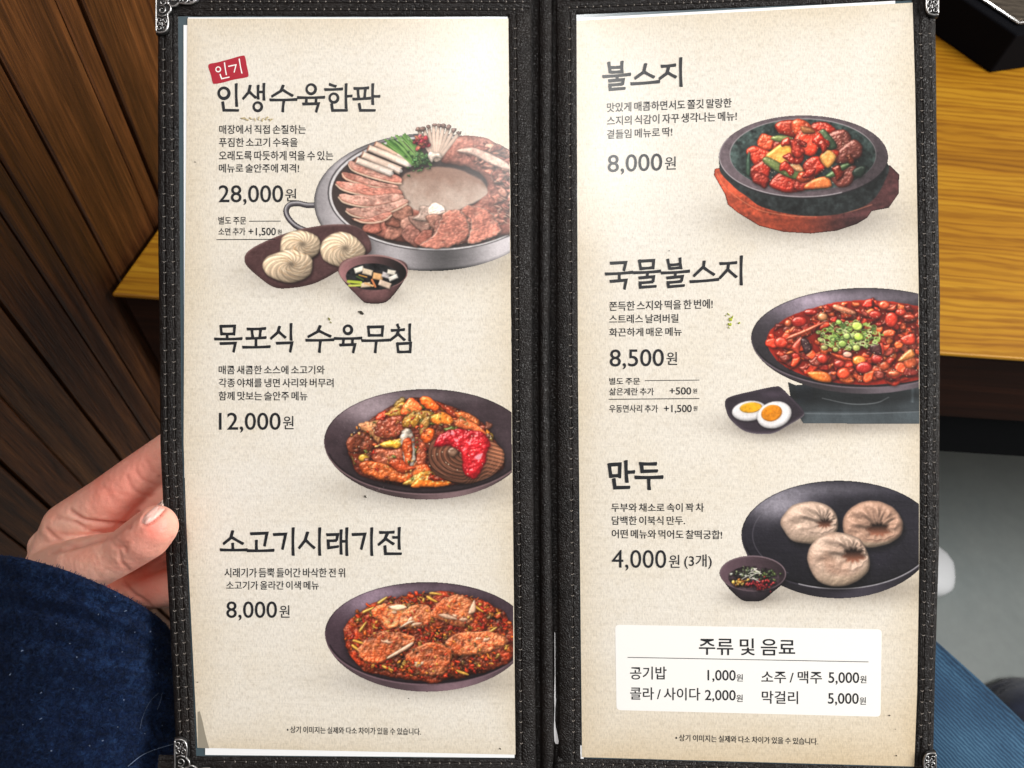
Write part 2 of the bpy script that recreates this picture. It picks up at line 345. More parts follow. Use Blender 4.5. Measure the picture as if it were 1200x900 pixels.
# ---- beef hot pot with noodle plate and dip bowl
def pic_hotpot(S):
    p = Pic(284, 136, 597.5, 360, S, 11); r = p.r
    T = lambda pts: tr(pts, 330, 120, 4.2857)
    # side handle
    hd = T([(190, 517), (130, 517), (85, 508), (42, 515), (24, 545), (38, 585), (80, 625), (150, 655)])
    p.line(hd, C(52, 48, 52), 7.2); p.line([(x-.4, y-.8) for x, y in hd], C(120, 116, 120), 3.2, .8); p.line([(x-.9, y-1.4) for x, y in hd], C(205, 202, 204), 1.1, .8)
    def steel(X, Y, d, c):
        u = (X-505)/137
        g = .52+.2*np.exp(-((u+.78)/.16)**2)+.3*np.exp(-((u-.62)/.2)**2)-.22*np.exp(-((u-.12)/.2)**2)+.18*np.exp(-((u+.3)/.14)**2)
        g = g+.02*nz(X*.15, Y, 1, 1.2, 4)-.25*np.clip(1-d/4, 0, 1)
        return np.stack([g*1.0, g*.965, g*.98], -1)
    p.flat(ellpts(505, 237, 137, 81, 0, 64), C(150, 145, 148), fn=steel)
    p.flat(ellpts(511.5, 226, 127.5, 68.5, 0, 64), C(70, 66, 68)); p.flat(ellpts(511.8, 226.2, 126, 67.2, 0, 64), C(212, 208, 208))
    p.flat(ellpts(512.3, 226.6, 123.5, 65, 0, 64), C(58, 48, 46))
    meat = C(178, 114, 98); meat2 = C(146, 84, 70); fat = C(226, 192, 166)
    # right mass of torn meat
    rm = T([(800, 300), (850, 210), (890, 165), (980, 165), (1080, 195), (1160, 250), (1300, 420), (1260, 640), (1140, 660), (1010, 690), (860, 715), (700, 712), (560, 690), (440, 650), (430, 610), (640, 520), (900, 530), (1010, 470), (1020, 390), (930, 320)])
    p.piece(smooth(rm), meat, hh=5, w=9, warp=1.5, tex=.22, ts=.5, gloss=.15, col2=meat2, bump=1.)
    for i in range(150):
        a = r.uniform(-1.1, 1.9); q = r.uniform(.62, 1.0)
        x = 520+104*q*np.cos(a); y = 222+62*q*np.sin(a)
        if x > 606: continue
        p.piece(p.blob(x, y, r.uniform(3.2, 8.5), r.uniform(.4, .75), r.uniform(-.8, .8), .25), [meat, meat2, C(178, 112, 94), C(192, 132, 112), C(150, 84, 70)][r.integers(5)]*r.uniform(.85, 1.12), hh=2.2, w=3, tex=.25, ts=.9, gloss=.15, bump=.9, shadow=.3, edge=(fat*.9 if r.random() < .25 else None), ew=.9)
    for i in range(46):                                             # pale fat flakes
        a = r.uniform(-1.0, 1.6); q = r.uniform(.62, .98); x = 520+104*q*np.cos(a); y = 222+62*q*np.sin(a)
        L = r.uniform(2, 8); t = r.uniform(-.3, 1.1); p.line([(x, y), (x+L*.5*np.cos(t), y+L*.5*np.sin(t)+r.uniform(-.8, .8)), (x+L*np.cos(t), y+L*np.sin(t))], fat*r.uniform(.85, 1.02), r.uniform(.5, 1.6), .7, taper=.6)
    p.piece(smooth(T([(880, 240), (960, 225), (1060, 260), (1140, 310), (1140, 340), (1060, 310), (960, 262)])), C(222, 184, 166), hh=2, w=3, tex=.2, gloss=.1)
    # broth with steam
    def broth(X, Y, d, c):
        u = (X-516.7)/53; v = (Y-220)/27
        k = np.clip(.74+.34*nz(X, Y, 2, .5, 3)+.16*nz(X, Y, 1, .35, 8)+.25*v-.12*u, 0, 1)
        k = np.clip(k-.5*np.exp(-(d/4)**2)*sstep(.35, -.3, v), 0, 1)
        return C(148, 116, 100)*(1-k)[..., None]+C(240, 226, 212)*k[..., None]
    p.flat(smooth(T([(570, 430), (590, 385), (660, 345), (780, 322), (900, 335), (985, 375), (1028, 430), (1020, 470), (950, 505), (880, 540), (820, 560), (720, 545), (620, 505), (580, 470)])), C(200, 180, 165), fn=broth, warp=1.6, soft=.22)
    # front chunks of tendon
    for (x, y, rr, c) in [(470, 640, 50, meat2), (560, 650, 58, C(168, 110, 92)), (560, 580, 52, C(160, 96, 78)), (620, 560, 55, C(176, 118, 98)), (640, 610, 50, C(184, 130, 112)), (690, 600, 62, C(200, 150, 132)), (665, 660, 52, meat), (730, 560, 60, C(224, 190, 172)), (770, 545, 48, C(236, 208, 190)), (760, 600, 50, C(190, 132, 112)), (720, 680, 55, meat2), (800, 640, 62, meat)]:
        x, y = T([(x, y)])[0]; p.piece(p.blob(x, y, rr/4.2857, r.uniform(.6, .9), r.uniform(-.8, .8), .2), c, hh=2.2, w=3.2, warp=1.3, tex=.25, ts=.7, gloss=.14, bump=.8, col2=c*.82)
    for q in ([(820, 545), (900, 540), (950, 610), (930, 680), (830, 720), (690, 715), (770, 640)], [(890, 550), (990, 520), (1080, 590), (1090, 650), (1010, 690), (930, 700), (950, 610)]):
        p.piece(smooth(T(q)), C(182, 112, 94), hh=1.3, w=3, warp=2.2, ws=.4, tex=.26, ts=.7, gloss=.14, bump=.9, col2=C(206, 148, 128), edge=C(222, 184, 164), ew=.8)
    for k in range(130):
        x, y = T([(r.uniform(690, 1100), r.uniform(545, 715))])[0]; L = r.uniform(3, 8); p.line([(x, y), (x+L*.5, y-L*.2+r.uniform(-.8, .8)), (x+L, y-L*.3)], C(96, 40, 34) if r.random() < .6 else fat, r.uniform(.4, .9), .55, taper=.7)
    # slices fanned at the left
    sl = [[(345, 300), (430, 318), (540, 352), (610, 378), (600, 412), (520, 400), (420, 372), (350, 340)],
          [(315, 348), (420, 372), (520, 398), (590, 415), (585, 440), (480, 432), (390, 412), (320, 385)],
          [(272, 398), (360, 405), (470, 430), (580, 438), (600, 470), (500, 478), (400, 470), (300, 440)],
          [(290, 462), (380, 470), (480, 472), (590, 462), (610, 490), (520, 520), (420, 530), (310, 505)],
          [(325, 535), (430, 530), (540, 510), (620, 490), (630, 515), (540, 560), (450, 590), (350, 570)],
          [(355, 580), (430, 585), (520, 555), (560, 555), (530, 590), (470, 608), (400, 605)]]
    for q in sl:
        P = smooth(T(q)); p.piece(P, C(178, 112, 96), hh=1.1, w=2.2, warp=1.0, ws=.45, tex=.22, ts=.6, gloss=.12, bump=.55, col2=C(210, 156, 138), shadow=.5)
        n = len(P)//2; lo = P[n:]; p.line([(x, y-.9) for x, y in lo[::3]], C(232, 200, 172), 2.0, .85); p.line([(x, y-2.6) for x, y in lo[::3]], C(150, 84, 66), .9, .6)
        for k in range(46):
            x, y = P[r.integers(len(P))]*(q_ := r.uniform(.1, .8))+np.mean(P, 0)*(1-q_); p.line([(x, y), (x+r.uniform(1.5, 5), y+r.uniform(0, 1.4))], C(222, 176, 156) if r.random() < .5 else C(108, 56, 46), .6, .6)
    # mushroom sticks
    for a, b, c, d in [((470, 210), (640, 290), 30, C(214, 176, 152)), ((435, 232), (645, 318), 34, C(232, 206, 186)), ((405, 262), (600, 345), 36, C(226, 198, 178)), ((375, 290), (555, 358), 34, C(238, 216, 198))]:
        a = np.array(T([a])[0]); b = np.array(T([b])[0]); u = (b-a)/np.linalg.norm(b-a); v = np.array([-u[1], u[0]])*c/4.2857/2
        p.piece(np.array([a+v, a-v, b-v*1.15, b+v*1.15]), d, hh=2.6, w=4, warp=.25, tex=.06, gloss=.12, bump=.15, col2=d*.94)
        p.line([a+v*.8, a-v*.8], C(150, 92, 70), 1.6, .7); q = a+(b-a)*.7; p.line([q, b], C(255, 250, 244), 4, .5)
    # chives
    for i in range(26):
        f = i/25; x0, y0 = T([(515+115*f+r.uniform(-14, 14), 200-38*f+r.uniform(-12, 12))])[0]; x1, y1 = T([(650+90*f+r.uniform(-14, 14), 290+35*r.random())])[0]
        g = [C(66, 110, 46), C(96, 142, 66), C(44, 80, 38), C(124, 166, 88)][r.integers(4)]
        p.line([(x0, y0), ((x0+x1)/2+r.uniform(-1, 1), (y0+y1)/2+r.uniform(-1.5, .5)), (x1, y1)], g, r.uniform(1.2, 2.3)); 
    for i in range(60):
        x, y = T([(r.normal(705, 32), r.normal(292, 26))])[0]; p.piece(p.blob(x, y, r.uniform(1, 2.4), .8, 0, .3), [C(70, 118, 58), C(104, 150, 84), C(40, 74, 36)][r.integers(3)], hh=1, w=1.5, shadow=.3)
    # mushroom fan
    for i in range(9):
        f = i/8; x0, y0 = T([(775+18*f, 290-8*f)])[0]; x1, y1 = T([(690+200*f, 140-34*np.sin(f*3.0)+20*f)])[0]
        d = C(226, 198, 178)*r.uniform(.9, 1.06); p.line([(x0, y0), (x0*.45+x1*.55-1, y0*.5+y1*.5), (x1, y1)], d*.72, 4.6); p.line([(x0-.4, y0), (x0*.45+x1*.55-1.5, y0*.5+y1*.5), (x1-.5, y1)], d, 3.2)
        p.piece(p.blob(x1, y1, r.uniform(2.6, 4.2), .75, r.uniform(-.6, .6), .15), C(128, 98, 88)*r.uniform(.8, 1.2), hh=2, w=3, gloss=.2)
    x, y = T([(770, 270)])[0]; p.piece(p.blob(x, y, 7, .8, .3, .2), C(236, 216, 198), hh=2, w=4)
    for i in range(26):
        x, y = T([(r.normal(700, 24), r.normal(190, 16))])[0]; p.piece(p.blob(x, y, r.uniform(1.6, 3.4), .8, 0, .3), [C(196, 52, 66), C(220, 92, 96), C(206, 116, 84), C(168, 36, 50)][r.integers(4)], hh=1.6, w=2, gloss=.2)
    # noodle plate
    T = lambda pts: tr(pts, 240, 220, 5.)
    out = smooth(T([(234, 415), (260, 375), (340, 328), (480, 272), (640, 235), (780, 222), (880, 232), (950, 278), (976, 345), (955, 390), (800, 480), (650, 560), (500, 590), (400, 582), (300, 510), (244, 455)]))
    p.mul(out, .62, 5, 2, 4)
    lip = out.copy(); lip[:, 1] -= 1.5
    p.flat(out, C(58, 36, 36)); p.piece(lip, C(70, 46, 46), hh=1.4, w=3, warp=0, tex=.1, gloss=.12, bump=.2, col2=C(96, 66, 62), shadow=0, edge=C(112, 84, 80), ew=1.0, erim=.1)
    def bundle(cx, cy, rx, ry, ph, tw):
        P = smooth(p.blob(cx, cy, rx, ry/rx, 0, .04, 12)); W = p.win(P, 5); X, Y = p.X[W], p.Y[W]
        d = sdpoly(P, X+.5*nz(X, Y, 1, .3, p.k), Y); m = np.clip(d*S*.7+.5, 0, 1)
        u = (X-cx-.12*rx)/rx; v = (Y-cy+.1*ry)/ry; rr = np.sqrt(u*u+v*v); th = np.arctan2(v, u)
        st = np.sin((np.cos(th)*3+th*(tw+9)+rr*22+ph)+.9*nz(X, Y, 2, .4, p.k+3)); st2 = np.sin((th*(tw*3+14)+rr*41+ph*2)+.6*nz(X, Y, 1, .2, p.k))
        sh = np.clip(1-(v*.4+.25*u+.1)*.8, .55, 1.15)*(1-.5*np.clip(1-d/3.2, 0, 1)**2)*(1-.45*np.exp(-(rr/.2)**2))
        c = C(246, 216, 180)*(sh*(.9+.11*st+.07*st2))[..., None]
        c = c+C(255, 240, 215)*.12*np.clip(st, 0, 1)[..., None]*np.clip(-v+.2, 0, 1)[..., None]
        p.mul(P, .45, 3, 1.5, 2); p.comp(W, m, np.clip(c, 0, 1)); p.k += 7
    bundle(*T([(558, 340)])[0], 24, 18.5, .3, 5); bundle(*T([(808, 366)])[0], 25, 20.5, 1.1, 6); bundle(*T([(490, 458)])[0], 29.5, 20, 2.2, 4)
    for (cx, cy, rx, ry) in (T([(558, 340)])[0]+(22, 16), T([(808, 366)])[0]+(23, 18), T([(490, 458)])[0]+(27, 18)):
        for k in range(20):
            a0 = r.uniform(0, 6.28); q = r.uniform(.35, .98); pts = [(cx+rx*q*np.cos(a0+t)*(1-.12*i), cy+ry*q*np.sin(a0+t)*(1-.12*i)) for i, t in enumerate((0, .3, .6, .9))]
            p.line(pts, C(182, 138, 96) if r.random() < .6 else C(252, 232, 198), r.uniform(.5, .9), .6, taper=.5)
    # dip bowl
    body = smooth(T([(783, 480), (800, 530), (850, 590), (920, 660), (950, 678), (1040, 678), (1090, 650), (1160, 560), (1190, 490), (1160, 430), (1000, 400), (830, 420)]))
    p.mul(body, .6, 5, 1.5, 3); p.piece(body, C(96, 64, 64), hh=5, w=14, warp=0, tex=.12, gloss=.12, bump=.2, shadow=0)
    p.flat(ellpts(*T([(988, 494)])[0], 40.6, 20.5, .02, 40), C(150, 112, 108)); p.flat(ellpts(*T([(988, 497)])[0], 39, 19.2, .02, 40), C(104, 72, 72), fn=lambda X, Y, d, c: c*(1.25-.02*(X-415))[..., None])
    p.flat(ellpts(*T([(985, 522)])[0], 31.5, 15.6, .03, 40), C(30, 30, 32), fn=lambda X, Y, d, c: c*(1+.4*nz(X, Y, 0, .5, 3))[..., None])
    for (x, y, w, h, a, c) in [(905, 482, 58, 34, -.3, C(236, 228, 212)), (955, 496, 60, 36, .25, C(226, 204, 172)), (1015, 522, 62, 40, .2, C(224, 170, 112)), (1060, 512, 46, 34, .3, C(190, 182, 180)), (1095, 496, 50, 30, .2, C(206, 198, 182)), (1105, 528, 56, 28, -.4, C(232, 226, 214)), (1055, 566, 74, 36, .35, C(228, 200, 176)), (945, 570, 58, 30, -.1, C(226, 200, 166))]:
        cx, cy = T([(x, y)])[0]; c_, s_ = np.cos(a), np.sin(a); q = [(-w, -h), (w, -h), (w, h), (-w, h)]
        p.piece(np.array([(cx+(i*c_-j*s_)/10, cy+(i*s_+j*c_)/10) for i, j in q]), c, hh=1.3, w=2, warp=.3, tex=.06, gloss=.05, bump=.1)
    for a, b, c, w in [((842, 550), (915, 556), C(176, 190, 60), 3.4), ((846, 574), (912, 572), C(196, 204, 84), 2.4), ((890, 520), (930, 540), C(60, 84, 34), 1.6), ((905, 512), (950, 524), C(196, 140, 60), 1.4), ((980, 540), (1000, 580), C(206, 120, 70), 2.4), ((940, 560), (985, 575), C(226, 176, 120), 2.4)]:
        p.line(T([a, b]), c, w)
    return p
# ---- spicy salad of beef, vegetables and cold noodles
def pic_salad(S):
    p = Pic(377, 452, 600.5, 588, S, 12); r = p.r; T = lambda pts: tr(pts, 370, 440, 5.)
    round_plate(p, 500, 517.5, 120, 61.5, 6.5, C(56, 44, 48), C(150, 132, 138), C(98, 78, 80))
    p.mul(ellpts(498, 528, 92, 38, 0, 30), .5, 8)
    base = smooth(T([(200, 400), (340, 240), (520, 140), (640, 130), (800, 180), (960, 260), (1040, 360), (1100, 480), (1080, 560), (880, 630), (700, 650), (520, 650), (280, 590), (210, 500)]))
    p.piece(base, C(120, 44, 26), hh=4, w=12, tex=.4, ts=.8, bump=2, gloss=.2, col2=C(70, 30, 22))
    cs = [C(208, 84, 34), C(186, 62, 30), C(226, 124, 40), C(150, 52, 32), C(204, 152, 52), C(98, 52, 38), C(96, 108, 40)]
    for i in range(110):
        x, y = inell(r, 640, 400, 420, 230); x, y = T([(x, y)])[0]
        p.piece(p.blob(x, y, r.uniform(2.5, 6.5), r.uniform(.4, .9), r.uniform(0, 3), .25), cs[r.integers(len(cs))]*r.uniform(.75, 1.1), hh=2.4, w=3, tex=.2, gloss=.5, gp=30, bump=.8)
    def pc(q, c, c2=None, g=.45, hh=3, w=5, **k):
        if c.sum() < 2.5: c = c*.68+C(222, 82, 34)*.36; c2 = c2 if c2 is None else c2*.72+C(206, 70, 30)*.3
        p.piece(smooth(T(q), 4), c, hh=hh, w=w, tex=.3, ts=.75, warp=1.7, ws=.4, gloss=g, gp=32, bump=k.pop('bump', 1.5), col2=c2, **k)
    G = C(92, 112, 44); Y = C(214, 176, 60)
    pc([(345, 235), (400, 190), (415, 220), (375, 262)], C(170, 40, 30)); pc([(440, 180), (480, 130), (505, 150), (470, 185)], C(62, 92, 42))
    pc([(400, 235), (440, 190), (510, 160), (520, 190), (480, 235)], C(206, 146, 46), Y); pc([(500, 225), (520, 170), (570, 130), (620, 180), (610, 210), (540, 235)], C(214, 98, 52), C(196, 74, 40))
    pc([(610, 150), (650, 130), (720, 180), (700, 215), (640, 190)], C(218, 84, 30)); pc([(700, 160), (780, 185), (850, 240), (830, 260), (760, 215)], C(190, 70, 36), C(150, 46, 28))
    pc([(800, 215), (860, 215), (940, 260), (930, 300), (840, 255)], C(204, 110, 56)); pc([(800, 260), (880, 250), (960, 290), (1010, 340), (960, 330), (840, 305)], C(210, 106, 60), C(226, 150, 96))
    pc([(250, 285), (340, 255), (370, 275), (365, 380), (340, 380), (300, 330), (255, 315)], C(232, 190, 138), C(222, 170, 112), g=.2)
    pc([(340, 330), (360, 270), (430, 235), (500, 235), (522, 280), (500, 340), (430, 365), (370, 360)], C(122, 62, 48), C(94, 44, 36)); pc([(185, 390), (250, 340), (310, 340), (345, 410), (290, 450), (215, 450)], C(150, 90, 68), C(116, 62, 46), g=.25)
    pc([(525, 260), (560, 220), (640, 195), (700, 215), (700, 235), (630, 250), (590, 295), (530, 305)], C(178, 158, 52), C(120, 132, 44)); pc([(660, 275), (690, 240), (750, 222), (810, 270), (800, 300), (720, 305)], C(226, 132, 44), C(214, 100, 36))
    pc([(590, 350), (600, 290), (640, 255), (660, 262), (620, 370)], C(140, 136, 66), C(206, 196, 140)); pc([(625, 340), (660, 300), (700, 310), (690, 380), (650, 392)], C(222, 88, 30))
    pc([(370, 395), (430, 370), (520, 365), (530, 390), (470, 415), (400, 415)], C(200, 178, 50), C(150, 146, 40)); pc([(330, 470), (350, 420), (430, 425), (500, 420), (540, 470), (470, 500), (380, 515)], C(112, 56, 44), C(150, 92, 70))
    pc([(600, 410), (645, 392), (655, 470), (640, 530), (590, 520)], C(110, 54, 42)); pc([(510, 350), (530, 305), (560, 305), (590, 370), (595, 480), (575, 530), (545, 525), (520, 450)], C(252, 244, 230), C(250, 228, 204), g=.25, bump=.4)
    pc([(520, 400), (545, 365), (575, 375), (582, 460), (565, 520), (540, 515), (525, 460)], C(224, 88, 40), C(206, 60, 26))
    pc([(215, 450), (240, 500), (225, 505)], C(52, 84, 44)); pc([(250, 510), (320, 500), (420, 530), (500, 570), (560, 540), (640, 535), (670, 580), (600, 610), (540, 640), (430, 630), (300, 590), (260, 560)], C(206, 78, 34), C(226, 112, 52), hh=3.5, w=6)
    pc([(420, 520), (480, 480), (540, 520), (580, 545), (500, 570)], C(176, 60, 34)); pc([(500, 632), (560, 590), (640, 560), (680, 575), (630, 600), (560, 640)], C(214, 142, 52), C(100, 108, 40))
    pc([(555, 655), (600, 605), (680, 590), (740, 605), (795, 640), (720, 655), (620, 660)], C(226, 122, 36), C(232, 172, 60), g=.6); pc([(660, 610), (690, 580), (760, 615), (700, 620)], C(206, 40, 22), g=.6)
    for i in range(150):
        x, y = inell(r, 590, 400, 400, 235); x, y = T([(x, y)])[0]
        p.piece(p.blob(x, y, r.uniform(.9, 2.6), r.uniform(.35, .8), r.uniform(0, 3), .25), [C(206, 70, 30), C(176, 40, 24), C(226, 128, 52), C(120, 40, 28), C(90, 100, 44), C(232, 170, 90)][r.integers(6)], hh=1.4, w=1.8, tex=.2, gloss=.5, bump=.5, shadow=.35)
    for i in range(60):
        x, y = inell(r, 590, 400, 400, 235); x, y = T([(x, y)])[0]; t = r.uniform(-.9, .5); L = r.uniform(3, 9)
        p.line([(x, y), (x+L*.5*np.cos(t), y+L*.5*np.sin(t)+r.uniform(-.7, .7)), (x+L*np.cos(t), y+L*np.sin(t))], [C(70, 26, 20), C(240, 180, 120), C(150, 40, 24)][r.integers(3)], r.uniform(.5, .9), .6, taper=.6)
    # noodle mound
    cx, cy = T([(880, 490)])[0]; P = smooth(T([(655, 440), (680, 380), (780, 350), (950, 340), (1060, 400), (1105, 450), (1100, 520), (1020, 590), (900, 635), (780, 620), (690, 570), (660, 510)]))
    W = p.win(P, 5); X, Yy = p.X[W], p.Y[W]; d = sdpoly(P, X+.6*nz(X, Yy, 1, .3, 5), Yy); m = np.clip(d*S*.7+.5, 0, 1)
    u = (X-cx)/45; v = (Yy-cy+6)/30; rr = np.sqrt(u*u+v*v); fl_ = sstep(-.1, .6, u); ln_ = rr*(1-fl_)+(1.15+.9*v-.35*u)*fl_; st = np.sin(ln_*46+1.1*nz(X, Yy, 2, .6, 2)); st2 = np.sin(ln_*101+u*4+1.3*nz(X, Yy, 1, .25, 2))
    sh = np.clip(1.0-.3*v, .5, 1.2)*(1-.55*np.clip(1-d/4, 0, 1)**2)
    c = (C(112, 68, 50)+C(70, 44, 30)*sstep(.3, 1., u)[..., None])*(sh*(.82+.26*st+.14*st2))[..., None]
    p.mul(P, .45, 3, 0, 1); p.comp(W, m, np.clip(c, 0, 1))
    for k in range(34):
        q = r.uniform(.5, 1.0); a0 = r.uniform(1.2, 3.6) if k % 3 else r.uniform(-.2, 1.0)
        p.line([(cx+45*q*np.cos(a0+t), cy-4+31*q*np.sin(a0+t)) for t in (0, .25, .5, .75)], C(168, 112, 86) if r.random() < .55 else C(56, 30, 24), r.uniform(.5, .9), .55, taper=.5)
    p.piece(smooth(T([(690, 395), (720, 335), (800, 310), (900, 315), (980, 330), (1020, 400), (1000, 450), (990, 500), (940, 590), (880, 595), (850, 500), (840, 450), (780, 400), (720, 400)])), C(150, 18, 24), hh=3, w=7, warp=2.6, ws=.3, tex=.25, gloss=.6, gp=34, bump=1.8, col2=C(92, 12, 18), ts=.5, soft=.3)
    p.piece(smooth(T([(770, 440), (800, 415), (830, 440), (815, 470), (785, 470)])), C(96, 66, 50), hh=1.5, w=3, gloss=.5)
    for q in ([(935, 478), (962, 460), (980, 456), (970, 485), (950, 492)], [(790, 340), (800, 330), (815, 345)], [(815, 375), (835, 370), (830, 385)], [(890, 390), (910, 385), (905, 400)]): p.flat(smooth(T(q)), C(226, 150, 160), soft=.3, warp=.6)
    p.dots(80, lambda: T([inell(r, 620, 400, 420, 240)])[0], C(248, 232, 196), .75)
    p.dots(10, lambda: (r.uniform(390, 410), r.uniform(490, 520)), C(130, 118, 120), .6, .5)
    for k in range(40): x, y = r.uniform(395, 450), r.uniform(570, 583); p.line([(x, y), (x+r.uniform(-2, 2), y+r.uniform(-2, 2))], C(176, 164, 156), .5, .5)
    return p
# ---- pancake of greens under beef slices
def pic_pancake(S):
    p = Pic(379, 677, 601.5, 813, S, 13); r = p.r; T = lambda pts: tr(pts, 370, 670, 5.)
    round_plate(p, 500.5, 742, 119.5, 60, 8.5, C(50, 38, 44), C(128, 108, 122), C(92, 72, 78))
    food = smooth(T([(165, 350), (200, 280), (340, 180), (500, 130), (680, 108), (860, 125), (1010, 180), (1120, 260), (1160, 380), (1140, 500), (1000, 570), (820, 620), (640, 630), (440, 605), (270, 550), (180, 470)]))
    p.mul(food, .5, 7, 0, 2)
    p.piece(food, C(176, 50, 24), hh=4, w=10, warp=2.4, ws=.4, tex=.5, ts=.9, bump=2.2, gloss=.3, col2=C(112, 40, 22))
    cs = [C(206, 50, 22), C(222, 88, 28), C(180, 34, 22), C(230, 130, 44), C(84, 56, 28), C(212, 66, 26), C(200, 44, 22), C(150, 30, 22), C(224, 160, 64)]
    def scat(n, a, b, f=1.):
        for i in range(n):
            x, y = inell(r, 665, 370, 485*f, 252*f, .45); x, y = T([(x, y)])[0]; c = cs[r.integers(len(cs))]*r.uniform(.7, 1.1)
            if r.random() < .5: p.piece(p.blob(x, y, r.uniform(a, b), r.uniform(.35, .8), r.uniform(0, 3), .3, 7), c, hh=1.8, w=2, tex=.25, gloss=.45, gp=26, bump=.6, shadow=.4)
            else:
                t = r.uniform(-1, 1); L = r.uniform(2, 7); p.line([(x, y), (x+L*.5*np.cos(t)+r.uniform(-1, 1), y+L*.5*np.sin(t)*.7+r.uniform(-1, 1)), (x+L*np.cos(t), y+L*np.sin(t)*.7)], c, r.uniform(.6, 1.7), .95, taper=.5)
    scat(950, 1.2, 3.6)
    for (x, y, a) in [(400, 165, -.6), (310, 220, -.5), (275, 320, -.95), (250, 410, .3), (240, 450, .6), (420, 560, .4), (860, 590, .3), (1030, 345, -.6), (680, 155, .5), (960, 215, .6), (700, 125, .1)]:
        x, y = T([(x, y)])[0]; q = np.array([(-6, -1.4), (6, -1.0), (6.5, 1), (-6, 1.5)]); c_, s_ = np.cos(a), np.sin(a)
        p.piece(smooth(np.c_[x+q[:, 0]*c_-q[:, 1]*s_, y+q[:, 0]*s_+q[:, 1]*c_]), C(224, 160, 62), hh=1.5, w=2, gloss=.4)
    m1, m2 = C(176, 92, 54), C(146, 62, 36)
    for q in ([(325, 235), (370, 190), (440, 180), (540, 200), (530, 250), (490, 310), (430, 320), (370, 280)], [(490, 320), (520, 240), (590, 195), (660, 210), (690, 260), (670, 310), (600, 335), (530, 330)],
              [(710, 250), (760, 160), (830, 135), (910, 155), (935, 240), (940, 290), (840, 320), (740, 290)], [(270, 440), (330, 375), (420, 340), (540, 340), (605, 370), (590, 420), (480, 480), (380, 515), (300, 490)],
              [(770, 400), (830, 360), (960, 350), (1100, 370), (1130, 400), (1060, 455), (950, 490), (850, 485), (790, 450)], [(525, 490), (560, 450), (640, 420), (730, 420), (800, 460), (790, 530), (740, 590), (640, 605), (570, 590), (550, 540)]):
        q = smooth(T(q)); p.piece(q, m1*r.uniform(.92, 1.08), hh=1.5, w=3.5, warp=2.4, ws=.35, tex=.42, ts=.9, gloss=.3, gp=18, bump=1.8, col2=C(196, 76, 36), shadow=.5, edge=C(206, 128, 84), ew=.8)
        cx, cy = q.mean(0); R = np.abs(q-q.mean(0)).max(0)
        for k in range(34):
            x, y = inell(r, cx, cy, R[0]*.78, R[1]*.78); t = r.uniform(-.5, .3)+.4; L = r.uniform(2, 6)
            p.line([(x, y), (x+L*np.cos(t), y-L*np.sin(t)*.6)], C(98, 42, 28) if r.random() < .6 else C(212, 138, 96), r.uniform(.4, .9), .55, taper=.5)
        for k in range(26):
            x, y = inell(r, cx, cy, R[0]*.85, R[1]*.85); p.piece(p.blob(x, y, r.uniform(.7, 2.), .6, r.uniform(0, 3), .25, 7), cs[r.integers(len(cs))], hh=.8, w=1.4, tex=.2, gloss=.4, bump=.4, shadow=.25)
        for k in range(2): x, y = inell(r, cx, cy, R[0]*.5, R[1]*.45); p.piece(p.blob(x, y, r.uniform(2.5, 5), .5, r.uniform(-.7, .2), .3), C(220, 160, 124), hh=1.2, w=2.5, tex=.2, gloss=.4, shadow=.1)
    for q in ([(430, 200), (500, 188), (535, 205), (470, 220)], [(490, 325), (540, 290), (580, 285), (520, 315)], [(720, 250), (770, 245), (830, 275), (770, 272)], [(430, 500), (560, 420), (570, 435), (450, 505)], [(900, 240), (935, 160), (940, 230)]):
        p.piece(smooth(T(q)), C(228, 178, 144), hh=1.2, w=2, tex=.15, gloss=.35, warp=.5)
    scat2 = [(600, 620, 60), (350, 560, 90), (960, 560, 120), (720, 370, 40), (560, 560, 40)]
    for cx, cy, sp in scat2:
        for k in range(26):
            x, y = T([(r.normal(cx, sp), r.normal(cy, 18))])[0]
            if ((x-502)/103)**2+((y-743)/50)**2 > 1: continue
            p.piece(p.blob(x, y, r.uniform(.9, 2.4), .7, r.uniform(0, 3), .3, 7), cs[r.integers(len(cs))], hh=1.4, w=1.6, gloss=.45, shadow=.35)
    return p
